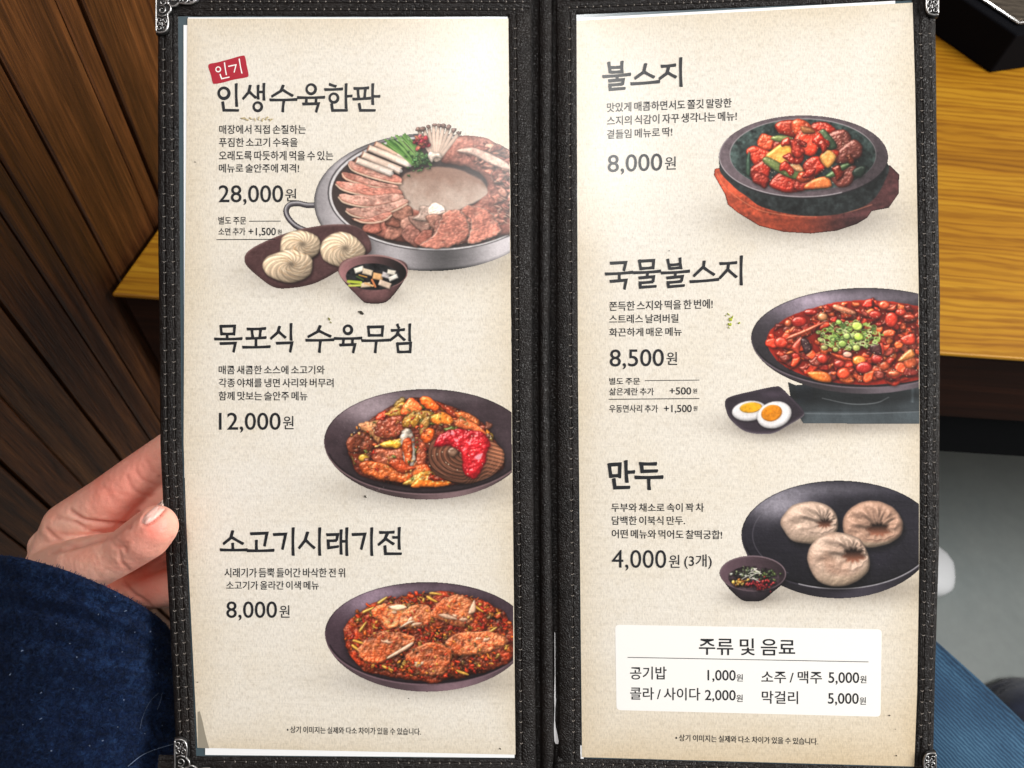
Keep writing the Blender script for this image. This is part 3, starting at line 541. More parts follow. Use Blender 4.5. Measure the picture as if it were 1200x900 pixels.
# ---- glazed beef in a stone bowl on a wooden stand
def pic_stone(S):
    p = Pic(834, 132, 1057, 276, S, 14); r = p.r; T = lambda pts: tr(pts, 820, 110, 4.615)
    wood = np.array(T([(75, 440), (80, 405), (110, 400), (300, 480), (1000, 380), (1030, 388), (1078, 435), (1076, 540), (1022, 618), (930, 636), (905, 672), (850, 705), (740, 742), (600, 757), (450, 748), (320, 715), (205, 645), (150, 600), (135, 545)]))
    def wd(X, Y, d, c):
        u = (X-836)/218; g = nz(X*.25+Y*.9, Y*.25-X*.1, 1, .5, 3)
        c1 = C(196, 82, 54)*(1-sstep(.35, .75, u))[..., None]+C(70, 42, 42)*sstep(.35, .75, u)[..., None]
        k = (1+.2*g+.12*nz(X, Y, 0, .6, 4))*(1-.5*np.clip(1-d/1.6, 0, 1))
        yl = 110+(560+70*np.sqrt(np.clip(1-((u-.5)*2)**2, 0, 1)))/4.615
        lo = sstep(-1, 2, Y-yl-10); k = k*(1-.22*lo)
        return c1*k[..., None]
    p.flat(wood, C(150, 70, 50), fn=wd)
    p.line(T([(90, 430), (150, 520), (300, 620), (450, 655), (600, 664), (800, 640), (930, 600)]), C(214, 138, 104), .9, .55)
    body = smooth(T([(105, 400), (180, 500), (260, 560), (330, 610), (480, 650), (640, 662), (800, 640), (930, 580), (1000, 470), (1017, 380), (900, 300), (200, 300)]))
    p.flat(body, C(27, 30, 30), fn=lambda X, Y, d, c: c*(1+.3*nz(X, Y, 0, .5, 2)+.15*nz(X, Y, 1, .2, 2))[..., None]*(1.2-.01*(Y-200)*.5)[..., None])
    cx, cy = T([(560, 338)])[0]
    def rim(X, Y, d, c):
        u = (X-cx)/99; return c*(1+.08*nz(X, Y, 0, .7, 2)-.12*u)[..., None]
    p.flat(ellpts(cx, cy+1.2, 99.4, 48.8, 0, 70), C(30, 28, 30)); p.flat(ellpts(cx, cy, 99, 48, 0, 70), C(92, 80, 84), fn=rim)
    p.line([(cx+98.5*np.cos(a), cy+47.6*np.sin(a)) for a in np.linspace(1.1, 3.6, 50)], C(190, 182, 184), 1.1, .8)
    ix, iy = T([(557, 330)])[0]
    p.flat(ellpts(ix, iy, 86, 42.6, 0, 70), C(150, 142, 144)); p.flat(ellpts(ix, iy+.5, 85.2, 42, 0, 70), C(38, 46, 44), fn=lambda X, Y, d, c: c*(1+.35*nz(X, Y, 0, .5, 2))[..., None]*(1.35-.8*sstep(0, 20, d)*.5)[..., None])
    gl = [C(206, 58, 36), C(188, 46, 30), C(214, 80, 48), C(164, 44, 30)]
    def ch(x, y, rr, c, asp=.8, rot=0, irr=.16, g=.6, **k):
        x, y = T([(x, y)])[0]; p.piece(p.blob(x, y, rr/4.615, asp, rot, irr), c, hh=3.6, w=5, tex=.2, ts=.6, gloss=g, gp=26, bump=1.1, col2=c*.72, **k)
    for (x, y, rr, i) in [(480, 205, 70, 0), (650, 195, 60, 1), (545, 190, 60, 2), (360, 260, 60, 2), (320, 330, 62, 0), (750, 250, 70, 3), (800, 320, 80, 3), (440, 300, 60, 1), (330, 420, 70, 1), (590, 270, 98, 0), (620, 400, 70, 1), (700, 330, 50, 0), (470, 470, 92, 1), (780, 440, 70, 3), (560, 480, 60, 3), (330, 470, 50, 1)]:
        ch(x, y, rr, gl[i] if x < 720 else C(126, 60, 50), .78, r.uniform(-.6, .6))
    for q, c, c2 in [([(385, 240), (430, 225), (500, 235), (490, 258), (420, 262)], C(88, 104, 60), C(120, 130, 76)), ([(650, 210), (680, 190), (745, 270), (735, 300), (690, 300), (665, 260)], C(48, 62, 44), C(84, 100, 68)),
                    ([(355, 345), (400, 300), (480, 262), (505, 350), (440, 388)], C(206, 134, 50), C(222, 160, 84)), ([(545, 180), (600, 190), (620, 215), (560, 220)], C(160, 110, 58), C(120, 70, 44)),
                    ([(645, 350), (690, 305), (735, 345), (690, 405)], C(222, 168, 100), C(206, 138, 70)), ([(340, 345), (380, 345), (480, 400), (575, 430), (570, 465), (470, 450), (350, 378)], C(82, 98, 52), C(110, 122, 70)),
                    ([(480, 395), (520, 365), (560, 410), (540, 425)], C(222, 160, 110), None), ([(565, 500), (600, 470), (680, 450), (710, 490), (690, 510), (580, 518)], C(222, 120, 64), C(206, 82, 44)),
                    ([(680, 440), (780, 380), (830, 380), (720, 450)], C(60, 86, 50), C(90, 116, 70)), ([(830, 420), (870, 390), (905, 400), (880, 450), (840, 450)], C(40, 54, 44), None), ([(265, 310), (250, 360), (250, 430), (270, 440), (275, 350)], C(56, 78, 62), None)]:
        p.piece(smooth(T(q), 4), c, hh=2.8, w=4, warp=.5, tex=.14, gloss=.4, gp=28, bump=.5, col2=c2)
    for k in range(12):
        x, y = inell(r, 560, 350, 260, 120); ch(x, y, r.uniform(26, 44), gl[r.integers(4)]*(1 if x < 720 else .65), .7, r.uniform(0, 3), .3, .7, shadow=.3)
    p.dots(90, lambda: T([inell(r, 570, 350, 300, 160)])[0], C(252, 220, 190), .65, .85)
    p.mul(ellpts(*T([(900, 380)])[0], 30, 30), .72, 12)
    return p
# ---- spicy beef tendon soup on a burner, egg halves
def pic_soup(S):
    p = Pic(846, 336, 1077.5, 513, S, 15); r = p.r; T = lambda pts: tr(pts, 830, 320, 4.5)
    st = np.array(T([(418, 572), (460, 590), (1130, 540), (1130, 796), (500, 793), (440, 700)]))
    def stove(X, Y, d, c):
        c = c*(1+.2*nz(X, Y, 1, .2, 3))[..., None]; k = sstep(0, 1, Y-482.0); c = c*(1+.45*k)[..., None]
        return c*(1+.8*np.exp(-((X-1069)/1.6)**2)*(Y < 472))[..., None]
    p.flat(st, C(34, 38, 40), fn=stove); p.line(T([(500, 740), (800, 742), (1120, 730)]), C(120, 124, 128), .8, .6)
    p.flat(np.array(T([(455, 592), (545, 600), (555, 660), (470, 690)])), C(30, 34, 38)); p.line(T([(600, 660), (750, 690), (880, 685), (950, 655)]), C(170, 176, 180), 1., .8)
    p.mul(ellpts(1000, 463, 80, 12), .5, 6)
    round_plate(p, 1014, 396, 134, 58.5, 7, C(46, 42, 46), C(126, 114, 126), C(86, 76, 82))
    p.flat(ellpts(1019, 401, 121, 49.5, 0, 60), C(134, 28, 18), fn=lambda X, Y, d, c: c*(.8+.5*nz(X, Y, 1, .25, 2)*.4+.3*np.clip(1-d/6, 0, 1))[..., None], warp=1.)
    cs = [C(186, 42, 24), C(206, 58, 28), C(216, 84, 36), C(158, 30, 20), C(98, 26, 20), C(206, 70, 34), C(130, 44, 32), C(196, 48, 26)]
    for i in range(430):
        x, y = inell(r, 1019, 400, 116, 45, .5); f = .6+.4*(y-350)/100
        p.piece(p.blob(x, y, r.uniform(2.2, 8.0)*f*1.3, r.uniform(.45, .8), r.uniform(-.8, .8), .22), cs[r.integers(len(cs))]*r.uniform(.75, 1.1), hh=2.4, w=2.6, tex=.22, gloss=.55, gp=26, bump=.7, shadow=.45)
    def pc(q, c, c2=None): p.piece(smooth(T(q), 4), c, hh=2.6, w=4, warp=.5, tex=.15, gloss=.55, gp=28, bump=.6, col2=c2)
    for x, y, a, b, c in [(598, 232, 27, 22, C(206, 130, 82)), (420, 262, 20, 18, C(206, 92, 54)), (925, 165, 30, 24, C(206, 70, 40)), (1015, 210, 30, 20, C(196, 46, 30)), (1058, 232, 32, 17, C(204, 60, 36)), (388, 365, 36, 30, C(188, 46, 28)), (795, 466, 36, 26, C(222, 112, 42)), (600, 455, 30, 24, C(178, 44, 30)), (930, 490, 28, 24, C(206, 78, 44)), (975, 530, 34, 16, C(212, 92, 54)), (1060, 470, 36, 34, C(206, 84, 46)), (690, 480, 30, 24, C(170, 42, 30)), (715, 530, 34, 30, C(206, 62, 34)), (480, 255, 42, 30, C(180, 36, 26)), (880, 220, 34, 24, C(180, 40, 28)), (960, 250, 34, 40, C(176, 40, 26)), (540, 210, 38, 18, C(176, 34, 24)), (890, 455, 34, 26, C(176, 34, 26)), (820, 500, 44, 30, C(150, 28, 24))]:
        x, y = T([(x, y)])[0]; p.piece(ellpts(x, y, a/4.5, b/4.5), c, hh=3, w=4, warp=.5, tex=.14, gloss=.7, gp=34, bump=.6, col2=c*.8)
    pc([(670, 165), (770, 205), (755, 222), (660, 190)], C(206, 152, 116), C(180, 96, 66)); pc([(520, 525), (600, 518), (640, 540), (640, 575), (560, 565)], C(222, 108, 38), C(206, 84, 30)); pc([(1000, 455), (1065, 400), (1090, 420), (1085, 440), (1020, 465)], C(222, 126, 58), C(204, 84, 40))
    pc([(440, 400), (480, 345), (500, 350), (480, 420), (500, 440)], C(176, 52, 34)); pc([(485, 350), (520, 345), (545, 395), (510, 420)], C(40, 22, 24)); pc([(420, 330), (590, 262), (592, 275), (440, 345)], C(184, 66, 40)); pc([(645, 420), (750, 450), (750, 465), (690, 455)], C(206, 66, 34))
    pc([(1010, 345), (1080, 320), (1088, 370), (1040, 380)], C(196, 48, 30)); pc([(900, 380), (920, 380), (925, 435), (905, 430)], C(190, 52, 34)); pc([(850, 380), (900, 375), (910, 430), (860, 420)], C(58, 26, 26))
    # spring onion heap
    p.mul(ellpts(*T([(740, 340)])[0], 38, 17), .5, 6)
    for i in range(230):
        x, y = inell(r, 745, 330, 172, 72, .6); x, y = T([(x, y)])[0]; c = [C(120, 150, 62), C(166, 190, 104), C(76, 106, 48), C(196, 206, 140), C(58, 84, 40)][r.integers(5)]
        if r.random() < .5: p.line([(x, y), (x+r.uniform(-3, 3), y+r.uniform(-2, 2)), (x+r.uniform(-4, 4), y+r.uniform(-1, 3))], c, r.uniform(.8, 1.8), .95)
        else:
            q = r.uniform(1.4, 3); a = r.uniform(.5, .9); p.line([(x+q*np.cos(t), y+q*a*np.sin(t)) for t in np.linspace(0, 6.0, 9)], c, 1.1)
    for x, y, a, b, c in [(780, 278, 36, 30, C(176, 196, 84)), (790, 336, 32, 27, C(160, 184, 70)), (712, 370, 30, 24, C(116, 138, 62)), (778, 400, 27, 22, C(132, 142, 70)), (668, 404, 22, 18, C(132, 140, 66)), (610, 395, 26, 18, C(124, 120, 66)), (690, 260, 24, 18, C(128, 158, 70)), (730, 330, 26, 22, C(150, 172, 90)), (730, 428, 32, 20, C(220, 150, 128))]:
        x, y = T([(x, y)])[0]; p.piece(ellpts(x, y, a/5.6, b/5.6), c*.96, hh=1.6, w=2.4, warp=.7, tex=.16, gloss=.4, bump=.4, edge=c*.55, ew=1.1, shadow=.3); p.piece(ellpts(x-.3, y-.3, a/10, b/10), np.minimum(c*1.18, 1), hh=.5, w=2, warp=.3, tex=.1, gloss=.3, bump=.2, shadow=0, soft=.3, erim=0)
    p.dots(170, lambda: T([inell(r, 830, 370, 480, 200)])[0], C(250, 226, 190), .6, .85)
    p.mul(ellpts(1000, 352, 70, 8), 1.25, 6)
    # egg plate
    out = smooth(T([(88, 680), (120, 655), (230, 628), (345, 604), (385, 610), (440, 665), (498, 728), (495, 758), (420, 805), (330, 848), (200, 838), (118, 775), (92, 720)]), 5)
    p.mul(out, .55, 4, 1, 3); p.flat(out, C(92, 84, 90)); l2 = out.copy(); l2[:, 1] -= 1.4
    p.flat(l2, C(38, 32, 38), fn=lambda X, Y, d, c: c*(1+.3*np.exp(-((d-1.)/1.)**2)+.12*nz(X, Y, 1, .2, 2)+.5*np.exp(-((X-905)**2/200+(Y-462)**2/16)))[..., None])
    for (x, y, a, b, rot, yx, yy, ya, yb) in [(215, 726, 92, 53, -.12, 222, 708, 59, 27), (346, 748, 93, 70, -.3, 336, 738, 57, 42)]:
        q = T([(x, y)])[0]; p.piece(ellpts(*q, a/4.5, b/4.5, rot), C(240, 236, 236), hh=3, w=5, warp=.15, tex=.02, gloss=.05, bump=.1, amb=.62, dif=.5, erim=.2)
        q = T([(yx, yy)])[0]; p.piece(ellpts(*q, ya/4.5, yb/4.5, rot), C(232, 160, 24), hh=1, w=2, warp=.6, tex=.12, gloss=.2, bump=.3, col2=C(214, 120, 16), shadow=.1, amb=.6, dif=.55)
    return p
# ---- three dumplings on a black plate with a dip bowl
def pic_dumpling(S):
    p = Pic(840, 560, 1077.5, 706, S, 16); r = p.r; T = lambda pts: tr(pts, 830, 540, 4.615)
    cx, cy = T([(705, 400)])[0]
    round_plate(p, cx, cy, 114, 63.5, 11, C(26, 24, 31), C(150, 144, 156), C(44, 40, 48), hx=-.6, hy=-.55)
    p.line([(cx+113*np.cos(a), cy+63*np.sin(a)) for a in np.linspace(.2, 2.0, 40)], C(216, 212, 216), 1.1, .75)
    p.line([(cx+101*np.cos(a), cy+55*np.sin(a)) for a in np.linspace(2.2, 3.8, 40)], C(110, 104, 114), 1.2, .4)
    p.dots(60, lambda: inell(r, cx, cy, 100, 50), C(120, 116, 122), .5, .4)
    def dump(x, y, rx, ry, hx, hy, ph):
        q = np.array(T([(x, y)])[0]); rx /= 4.615; ry /= 4.615; h = np.array(T([(hx, hy)])[0])
        P = smooth(p.blob(q[0], q[1], rx, ry/rx, 0, .02, 14)); p.mul(P, .4, 5, 2, 5)
        W = p.win(P, 3); X, Y = p.X[W], p.Y[W]; Xw = X+.6*nz(X, Y, 1, .3, ph*5); Yw = Y+.6*nz(X, Y, 1, .3, ph*5+4); d = sdpoly(P, Xw, Yw); m = np.clip(d*S*.5+.5, 0, 1); d = np.maximum(d, 0)
        th = np.arctan2(Y-h[1], X-h[0]); hx_, hy_ = rx*.30, ry*.24; e_ = np.hypot((X-h[0])/hx_, (Y-h[1])/hy_)+.2*nz(X, Y, 1, .35, ph*4)+.12*np.sin(th*9+ph); dh = np.maximum(e_-1, 0)*hy_*1.1; rho = dh/(dh+d+1e-6); th = np.arctan2(Y-h[1], X-h[0])
        z = 8.5*np.sqrt(np.clip(1-((rho-.5)/.52)**2, 0.02, 1))
        up = sstep(.55, -.35, np.sin(th)); fold = np.sin(th*9+ph+rho*3.2+.9*nz(X, Y, 2, .5, ph*3)); fine = np.sin(th*20+ph*2-rho*4+1.2*nz(X, Y, 2, .6, ph))
        z = z+(2.1*fold+.7*fine)*up*np.exp(-((rho-.42)/.3)**2)+.55*nz(X, Y, 1, .35, ph*7)+.22*nz(X, Y, 0, .5, ph)+1.2*np.exp(-((rho-.34)/.09)**2)*(1-up)
        gy, gx = np.gradient(z, 1/S); ln = np.sqrt(gx*gx+gy*gy+1); nd = np.clip((-gx*LV[0]-gy*LV[1]+LV[2])/ln, 0, 1); nh = np.clip((-gx*HV[0]-gy*HV[1]+HV[2])/ln, 0, 1)
        k = sstep(-.8, 1., nz(X, Y, 1, .22, ph*2))[..., None]; c = C(232, 194, 168)*(1-k)+C(208, 158, 130)*k; low = sstep(.2, .9, np.sin(th))*sstep(.5, .8, rho); c = c*(1-low[..., None])+C(222, 188, 156)*low[..., None]
        c = c*(.46+.52*nd)[..., None]*(1-.3*np.clip(1-d/3, 0, 1))[..., None]+(.13*nh**24)[..., None]*np.array([1, .96, .9])
        hole = 1-sstep(.72, 1.3, e_); hs = np.clip(.55+.6*(Y-h[1])/hy_, .15, 1.1); c = c*(1-hole[..., None])+C(138, 82, 60)*(hole*hs)[..., None]
        p.comp(W, m, np.clip(c, 0, 1)); p.k += 5
    dump(552, 330, 157, 115, 628, 338, .4); dump(888, 342, 166, 128, 918, 368, 1.7)
    dump(700, 535, 172, 146, 782, 510, 2.6)
    # dip bowl
    body = smooth(T([(60, 600), (75, 640), (120, 700), (180, 752), (230, 760), (290, 755), (350, 710), (405, 660), (421, 610), (380, 560), (240, 540), (100, 560)]))
    p.mul(body, .6, 4, 1, 3); p.piece(body, C(40, 32, 38), hh=5, w=13, warp=0, tex=.08, gloss=.12, bump=.15, shadow=0)
    p.flat(ellpts(*T([(240, 608)])[0], 39, 21, .02, 40), C(118, 98, 104)); p.flat(ellpts(*T([(240, 610)])[0], 37.8, 20, .02, 40), C(62, 46, 52), fn=lambda X, Y, d, c: c*(1.3-.012*(X-862))[..., None])
    p.flat(ellpts(*T([(246, 634)])[0], 30, 14.4, .03, 40), C(40, 30, 34), fn=lambda X, Y, d, c: c*(1+.5*nz(X, Y, 0, .6, 3))[..., None])
    def heap(n, x, y, sx, sy, cols):
        for i in range(n):
            a, b = T([(r.normal(x, sx), r.normal(y, sy))])[0]; p.piece(p.blob(a, b, r.uniform(.8, 2.2), .7, r.uniform(0, 3), .3, 7), cols[r.integers(len(cols))], hh=1.4, w=1.6, gloss=.5, shadow=.4)
    heap(45, 205, 605, 32, 18, [C(86, 100, 62), C(50, 62, 40), C(128, 140, 96), C(206, 206, 186)]); heap(36, 320, 625, 28, 18, [C(90, 110, 50), C(58, 76, 40), C(150, 166, 92)])
    heap(34, 180, 660, 20, 9, [C(232, 150, 40), C(226, 116, 34), C(240, 180, 70)]); heap(50, 275, 668, 32, 14, [C(196, 26, 36), C(220, 48, 48), C(160, 16, 30)])
    for k in range(9): x, y = r.uniform(215, 265), r.uniform(575, 640); p.line(T([(x, y), (x+r.uniform(-30, 30), y+r.uniform(-8, 18)), (x+r.uniform(-40, 40), y+r.uniform(0, 30))]), C(236, 232, 214), .8, .9)
    return p
PICS = [pic_hotpot, pic_salad, pic_pancake, pic_stone, pic_soup, pic_dumpling]
# ---------------------------------------------------------------- the room: floor, board wall, table
def mat_floor():
    t = NT('polished_concrete'); v = t.coord('Object')
    c = t.ramp(t.noise(v, 3.5, 5, .6), [(.3, L8(126, 134, 133)), (.7, L8(146, 151, 148))]); c = t.mix(c, t.ramp(t.noise(v, 60, 4), [(.3, grey(.9)), (.7, grey(1.05))]), .6, 'MULTIPLY')
    return t.set(Base_Color=c, Roughness=.42, Normal=t.bump(t.noise(v, 9, 3), .05, .004))
fl = mesh('floor', [(-6, -6, 0), (6, -6, 0), (6, 6, 0), (-6, 6, 0)], [(0, 1, 2, 3)], mat_floor()); tag(fl, 'grey polished concrete floor below the table', 'floor', kind='structure')
PC = at_z(130, 345, TABLE_Z); PE = at_z(185, 268, TABLE_Z); EDG = PE-PC; EDG[2] = 0; EDG /= np.linalg.norm(EDG)   # left end of the table runs along the wall
NRM = np.array([EDG[1], -EDG[0], 0]);                               # off the wall, into the room
if NRM[0] < 0: NRM = -NRM
def mat_boards():
    t, c, f = mat_wood('dark_wall_boards', [(.28, L8(38, 20, 10)), (.44, L8(72, 41, 20)), (.57, L8(100, 60, 30)), (.74, L8(136, 90, 50))], 2, 2.6, axis=2)
    a = t.n('ShaderNodeAttribute', attribute_name='tint'); c = t.mix(c, a.outputs['Color'], 1., 'MULTIPLY')
    pore = t.noise(t.coord('Object', (900, 900, 26)), 1, 3, .65); c = t.mix(c, t.ramp(pore, [(.36, (.42, .36, .32, 1)), (.5, grey(.95)), (.66, (1.5, 1.42, 1.3, 1))]), .85, 'MULTIPLY')
    return t.set(Base_Color=c, Roughness=.42, Normal=t.bump(t.math('ADD', f, t.math('MULTIPLY', pore, .4)), .6, .002))
wall = thing('board_wall', PC-NRM*.004-np.array([0, 0, TABLE_Z]), 'dark brown wall of narrow upright boards with black gaps, beside the hand', 'wall')
V = []; Fc = []; TC = []; rs = np.random.default_rng(5); s = -1.3; base = PC-NRM*.004
base = np.array([base[0], base[1], 0.]); seq = [.036, .020, .030, .044, .018, .032, .026, .040]
k = 0
while s < 1.5:
    wd = seq[k % len(seq)]*rs.uniform(.85, 1.15); dp = rs.uniform(0, .004); g = rs.choice([.0008, .0012, .0024]); tone = rs.uniform(.7, 1.05); warm = rs.uniform(-.06, .06)
    b = .0012; prof = [(s, -.02), (s, -dp-b), (s+b, -dp), (s+wd-g-b, -dp), (s+wd-g, -dp-b), (s+wd-g, -.02)]
    i0 = len(V)
    for z in (0., 2.4):
        for a, q in prof: V.append(base+EDG*a+NRM*q+np.array([0, 0, z])); TC.append((tone*(1+warm), tone, tone*(1-warm)))
    for q in range(5): Fc.append((i0+q, i0+q+1, i0+6+q+1, i0+6+q))
    s += wd; k += 1
mesh('boards', V, Fc, mat_boards(), wall, col=np.array(TC))
o = MB(); o.box(base-EDG*1.3-NRM*.03, EDG*2.8, NRM*.009, (0, 0, 2.4)); o.build('backing', mat_simple('dark_backing', L8(14, 10, 8), .8), wall)
# table: golden top, dark rail, black frame
tb = thing('restaurant_table', (PC[0]+.5, PC[1]+.35, 0), 'long wooden table with honey coloured top and dark rail, behind the menu', 'table')
t, c, f = mat_wood('golden_oak', [(.26, L8(124, 78, 12)), (.45, L8(158, 108, 20)), (.58, L8(174, 126, 28)), (.76, L8(190, 146, 46))], 0, 1.1, axis=0)
wvn = t.n('ShaderNodeTexWave', wave_type='BANDS', bands_direction='Y'); wvn.inputs['Scale'].default_value = 50; wvn.inputs['Distortion'].default_value = 14; wvn.inputs['Detail'].default_value = 4; wvn.inputs['Detail Scale'].default_value = .9; wvn.inputs['Detail Roughness'].default_value = .6; t.l(t.coord('Object', (.10, 1, 1)), wvn.inputs['Vector']); fine = t.math('ADD', t.math('MULTIPLY', wvn.outputs['Fac'], .45), t.math('MULTIPLY', t.noise(t.coord('Object', (6, 260, 260)), 1, 5, .62, .9), .55)); c = t.mix(c, t.ramp(fine, [(.30, (.70, .60, .48, 1)), (.45, (.93, .91, .87, 1)), (.6, grey(1.06))]), .85, 'MULTIPLY')
M_OAK = t.set(Base_Color=c, Roughness=.5, Normal=t.bump(fine, .15, .0006), Specular_IOR_Level=.25)
t, c, f = mat_wood('dark_rail_wood', [(.3, L8(24, 13, 8)), (.55, L8(50, 27, 17)), (.75, L8(72, 40, 25))], 0, 1., axis=0); M_RAIL = t.set(Base_Color=c, Roughness=.6, Specular_IOR_Level=.12, Normal=t.bump(f, .3, .001))
M_BLK = mat_simple('black_painted_frame', L8(9, 9, 12), .7, Specular_IOR_Level=.1)
X3 = np.array([1., 0, 0]); Z3 = np.array([0, 0, 1.])
top = np.array(PC); q1 = top+X3*1.7; bk = EDG*(.85/EDG[1]); th = .004
o = MB(); o.box(top-Z3*th, X3*1.7, bk, Z3*th); bevel(o.build('table_top', M_OAK, tb), .0015, 2)
in2 = NRM*.004+np.array([0, .004, 0])
o = MB(); o.box(top+X3*.006+np.array([0, .003, 0])-Z3*.1, X3*1.68, np.array([0, .018, 0]), Z3*(.1-th)); o.build('rail', M_RAIL, tb)
o = MB(); o.box(top+X3*.004+np.array([0, .012, 0])-Z3*.185, X3*1.68, bk*.5, Z3*.084); o.build('under_frame', M_BLK, tb)
o = MB(); o.box(top+X3*.004+EDG*.004-Z3*(TABLE_Z), X3*.05, bk*.85, Z3*(TABLE_Z-th-.001)); o.build('end_panel', M_BLK, tb)
o = MB(); o.box(top+X3*1.6+np.array([0, .03, 0])-Z3*TABLE_Z, X3*.06, np.array([0, .06, 0]), Z3*(TABLE_Z-.186)); o.build('leg', M_BLK, tb)
# black box on the table, top right
c0 = at_z(1160, 86, TABLE_Z+.0005); a1 = at_z(1097, 43, TABLE_Z)-c0; a2 = at_z(1200, 80.5, TABLE_Z)-c0; a1[2] = a2[2] = 0; a1 /= np.linalg.norm(a1)
a2 = np.array([a2[0], a2[1], 0]); a2 /= np.linalg.norm(a2); hb = .042
bx = thing('tabletop_burner', c0+a1*.15+a2*.13, 'black boxy tabletop burner with a glossy scratched top, on the honey coloured table', 'burner')
o = MB(); o.box(c0, a2*.28, a1*.34, Z3*hb); bevel(o.build('housing', mat_simple('matt_black_housing', L8(7, 8, 13), .9, Specular_IOR_Level=.1), bx), .002, 3)
t = NT('scratched_glass_top'); v = t.coord('Object'); st = t.noise(t.coord('Object', (40, 300, 40)), 1, 4, .7)
M_GL = t.set(Base_Color=t.ramp(st, [(.35, L8(52, 46, 40)), (.7, L8(110, 100, 88))]), Roughness=.28, Metallic=.3, Normal=t.bump(st, .15, .0006))
o = MB(); o.box(c0+(a1+a2)*.016+Z3*(hb+.0004), a2*.25, a1*.31, Z3*.003); bevel(o.build('top_plate', M_GL, bx), .001, 2)
rim = MB(); cs_ = [c0+(a1+a2)*.013+Z3*(hb+.0022), c0+a1*.33+a2*.013+Z3*(hb+.0022), c0+a1*.33+a2*.269+Z3*(hb+.0022), c0+a1*.013+a2*.269+Z3*(hb+.0022)]
for i in range(4): rim.tube([cs_[i], cs_[(i+1) % 4]], .0016, 8)
rim.build('rim', mat_simple('steel_rim', grey(.6), .22, Metallic=1.), bx, True)
# dark cloth on the floor, lower right
def lump(name, px, py, r, sx, sy, sz, mat, label, cat, seed):
    c = at_z(px, py, 0); n = nz; m, k = 40, 28; V = []
    for j in range(k):
        ph = math.pi*.5*j/(k-1)
        for i in range(m):
            th_ = 2*math.pi*i/m; d = np.array([math.cos(th_)*math.cos(ph)**.6, math.sin(th_)*math.cos(ph)**.6, math.sin(ph)])
            q = 1+.10*float(nz(np.array(d[0]*30+40), np.array(d[1]*30+d[2]*25+40), 2, 1., seed))+.03*float(nz(np.array(d[0]*60+40), np.array(d[1]*60+d[2]*50+40), 1, 1., seed))
            V.append(c+d*np.array([sx, sy, sz])*r*q+Z3*.001)
    o = mesh(name, V, grid_faces(k, m, True), mat, None, True); return tag(o, label, cat)
def mat_cloth(name, c1, c2, sc, bump=.5):
    t = NT(name); v = t.coord('Object'); n = t.noise(v, sc, 4, .65); return t.set(Base_Color=t.ramp(t.noise(v, sc*.3, 4), [(.3, c1), (.75, c2)]), Roughness=.9, Normal=t.bump(n, bump, .002), Sheen_Weight=.25)
lump('folded_cloth', 1228, 935, .16, 1., .95, .55, mat_cloth('navy_cloth', L8(20, 26, 44), L8(38, 46, 70), 120), 'dark navy cloth bundle lying on the grey floor, lower right corner', 'cloth', 3.)
# ---------------------------------------------------------------- the menu folder: two stiff panels hinged at the spine
GX = 637.; DG = .345; KL = 2.2e-5; KR = 6.7e-5                      # depth at the spine; each panel is a true plane in space
def mpt(x, y, h=0., side=None):
    x = np.asarray(x, float); y = np.asarray(y, float); s = np.where(x < GX, KL, KR) if side is None else np.full(x.shape, KL if side == 0 else KR)
    z = DG/(1+s*(x-GX)); d = np.stack([(x-CX)/F, (y-CY)/F, np.ones_like(x)], -1)*z[..., None]
    P = EYE+d @ RW.T; N = np.where((s == KL)[..., None], NL, NR); return P+N*np.asarray(h)[..., None]
NL = NR = np.zeros(3)
def _nrm(side, xs):
    p = [mpt(np.array(x), np.array(y), 0., side) for x, y in xs]; n = np.cross(p[1]-p[0], p[2]-p[0]); n /= np.linalg.norm(n); return n if n @ (EYE-p[0]) > 0 else -n
NL = _nrm(0, [(200, 100), (500, 100), (300, 700)]); NR = _nrm(1, [(700, 100), (1000, 100), (800, 700)])
def cv(tab): ys, xs = zip(*tab); return lambda y: np.interp(y, ys, xs)
_y = (-30, 0, 250, 520, 620, 700, 800, 900, 930)
LO = cv(list(zip(_y, (184.5, 184.5, 184.5, 187.5, 192, 197, 202, 207, 208.5))))         # left panel, outer edge
LI = cv(list(zip(_y, (209, 209, 211, 213, 217, 221.5, 226, 231, 232))))                 # border's inner edge
LP = cv([(20, 220), (250, 218), (400, 216), (520, 215.5), (620, 219), (700, 223), (800, 228), (880, 232)])     # printed sheet, left edge
LR = cv([(0, 594.3), (250, 597), (520, 599), (700, 601), (890, 603)])
SL = cv([(-30, 622), (445, 622.5), (930, 628)]); R1_ = cv([(-30, 632), (445, 632), (800, 634), (930, 635)]); R2_ = cv([(-30, 647), (445, 642), (800, 648), (930, 649)]); SR = cv([(-30, 652.5), (445, 652.5), (930, 655.5)])
RL = cv([(0, 675.5), (445, 677.2), (890, 682)]); RR = cv([(0, 1068), (100, 1071), (350, 1075.5), (500, 1076.5), (650, 1076), (810, 1073.5), (898, 1070)])
RO = cv([(-30, 1096), (0, 1096.5), (135, 1098), (350, 1102), (640, 1101), (800, 1096), (900, 1094), (930, 1093)])
def top_y(x): return np.where(x < GX, -7., -7-(x-GX)*.045)          # outer top edge
def bot_y(x): return np.where(x < GX, 912+(x-200)*.008, 915+(x-GX)*.028)
def top_in(x): return np.where(x < GX, 19.5, 18-(x-652)*.041)       # lower edge of the top border
def bot_in(x): return np.where(x < GX, 885.5+(x-235)*.0075, 888+(x-682)*.028)
menu = thing('menu_folder', mpt(np.array(GX), np.array(900.)), 'open black leather menu folder with stitched borders and two printed Korean menu sheets', 'menu')
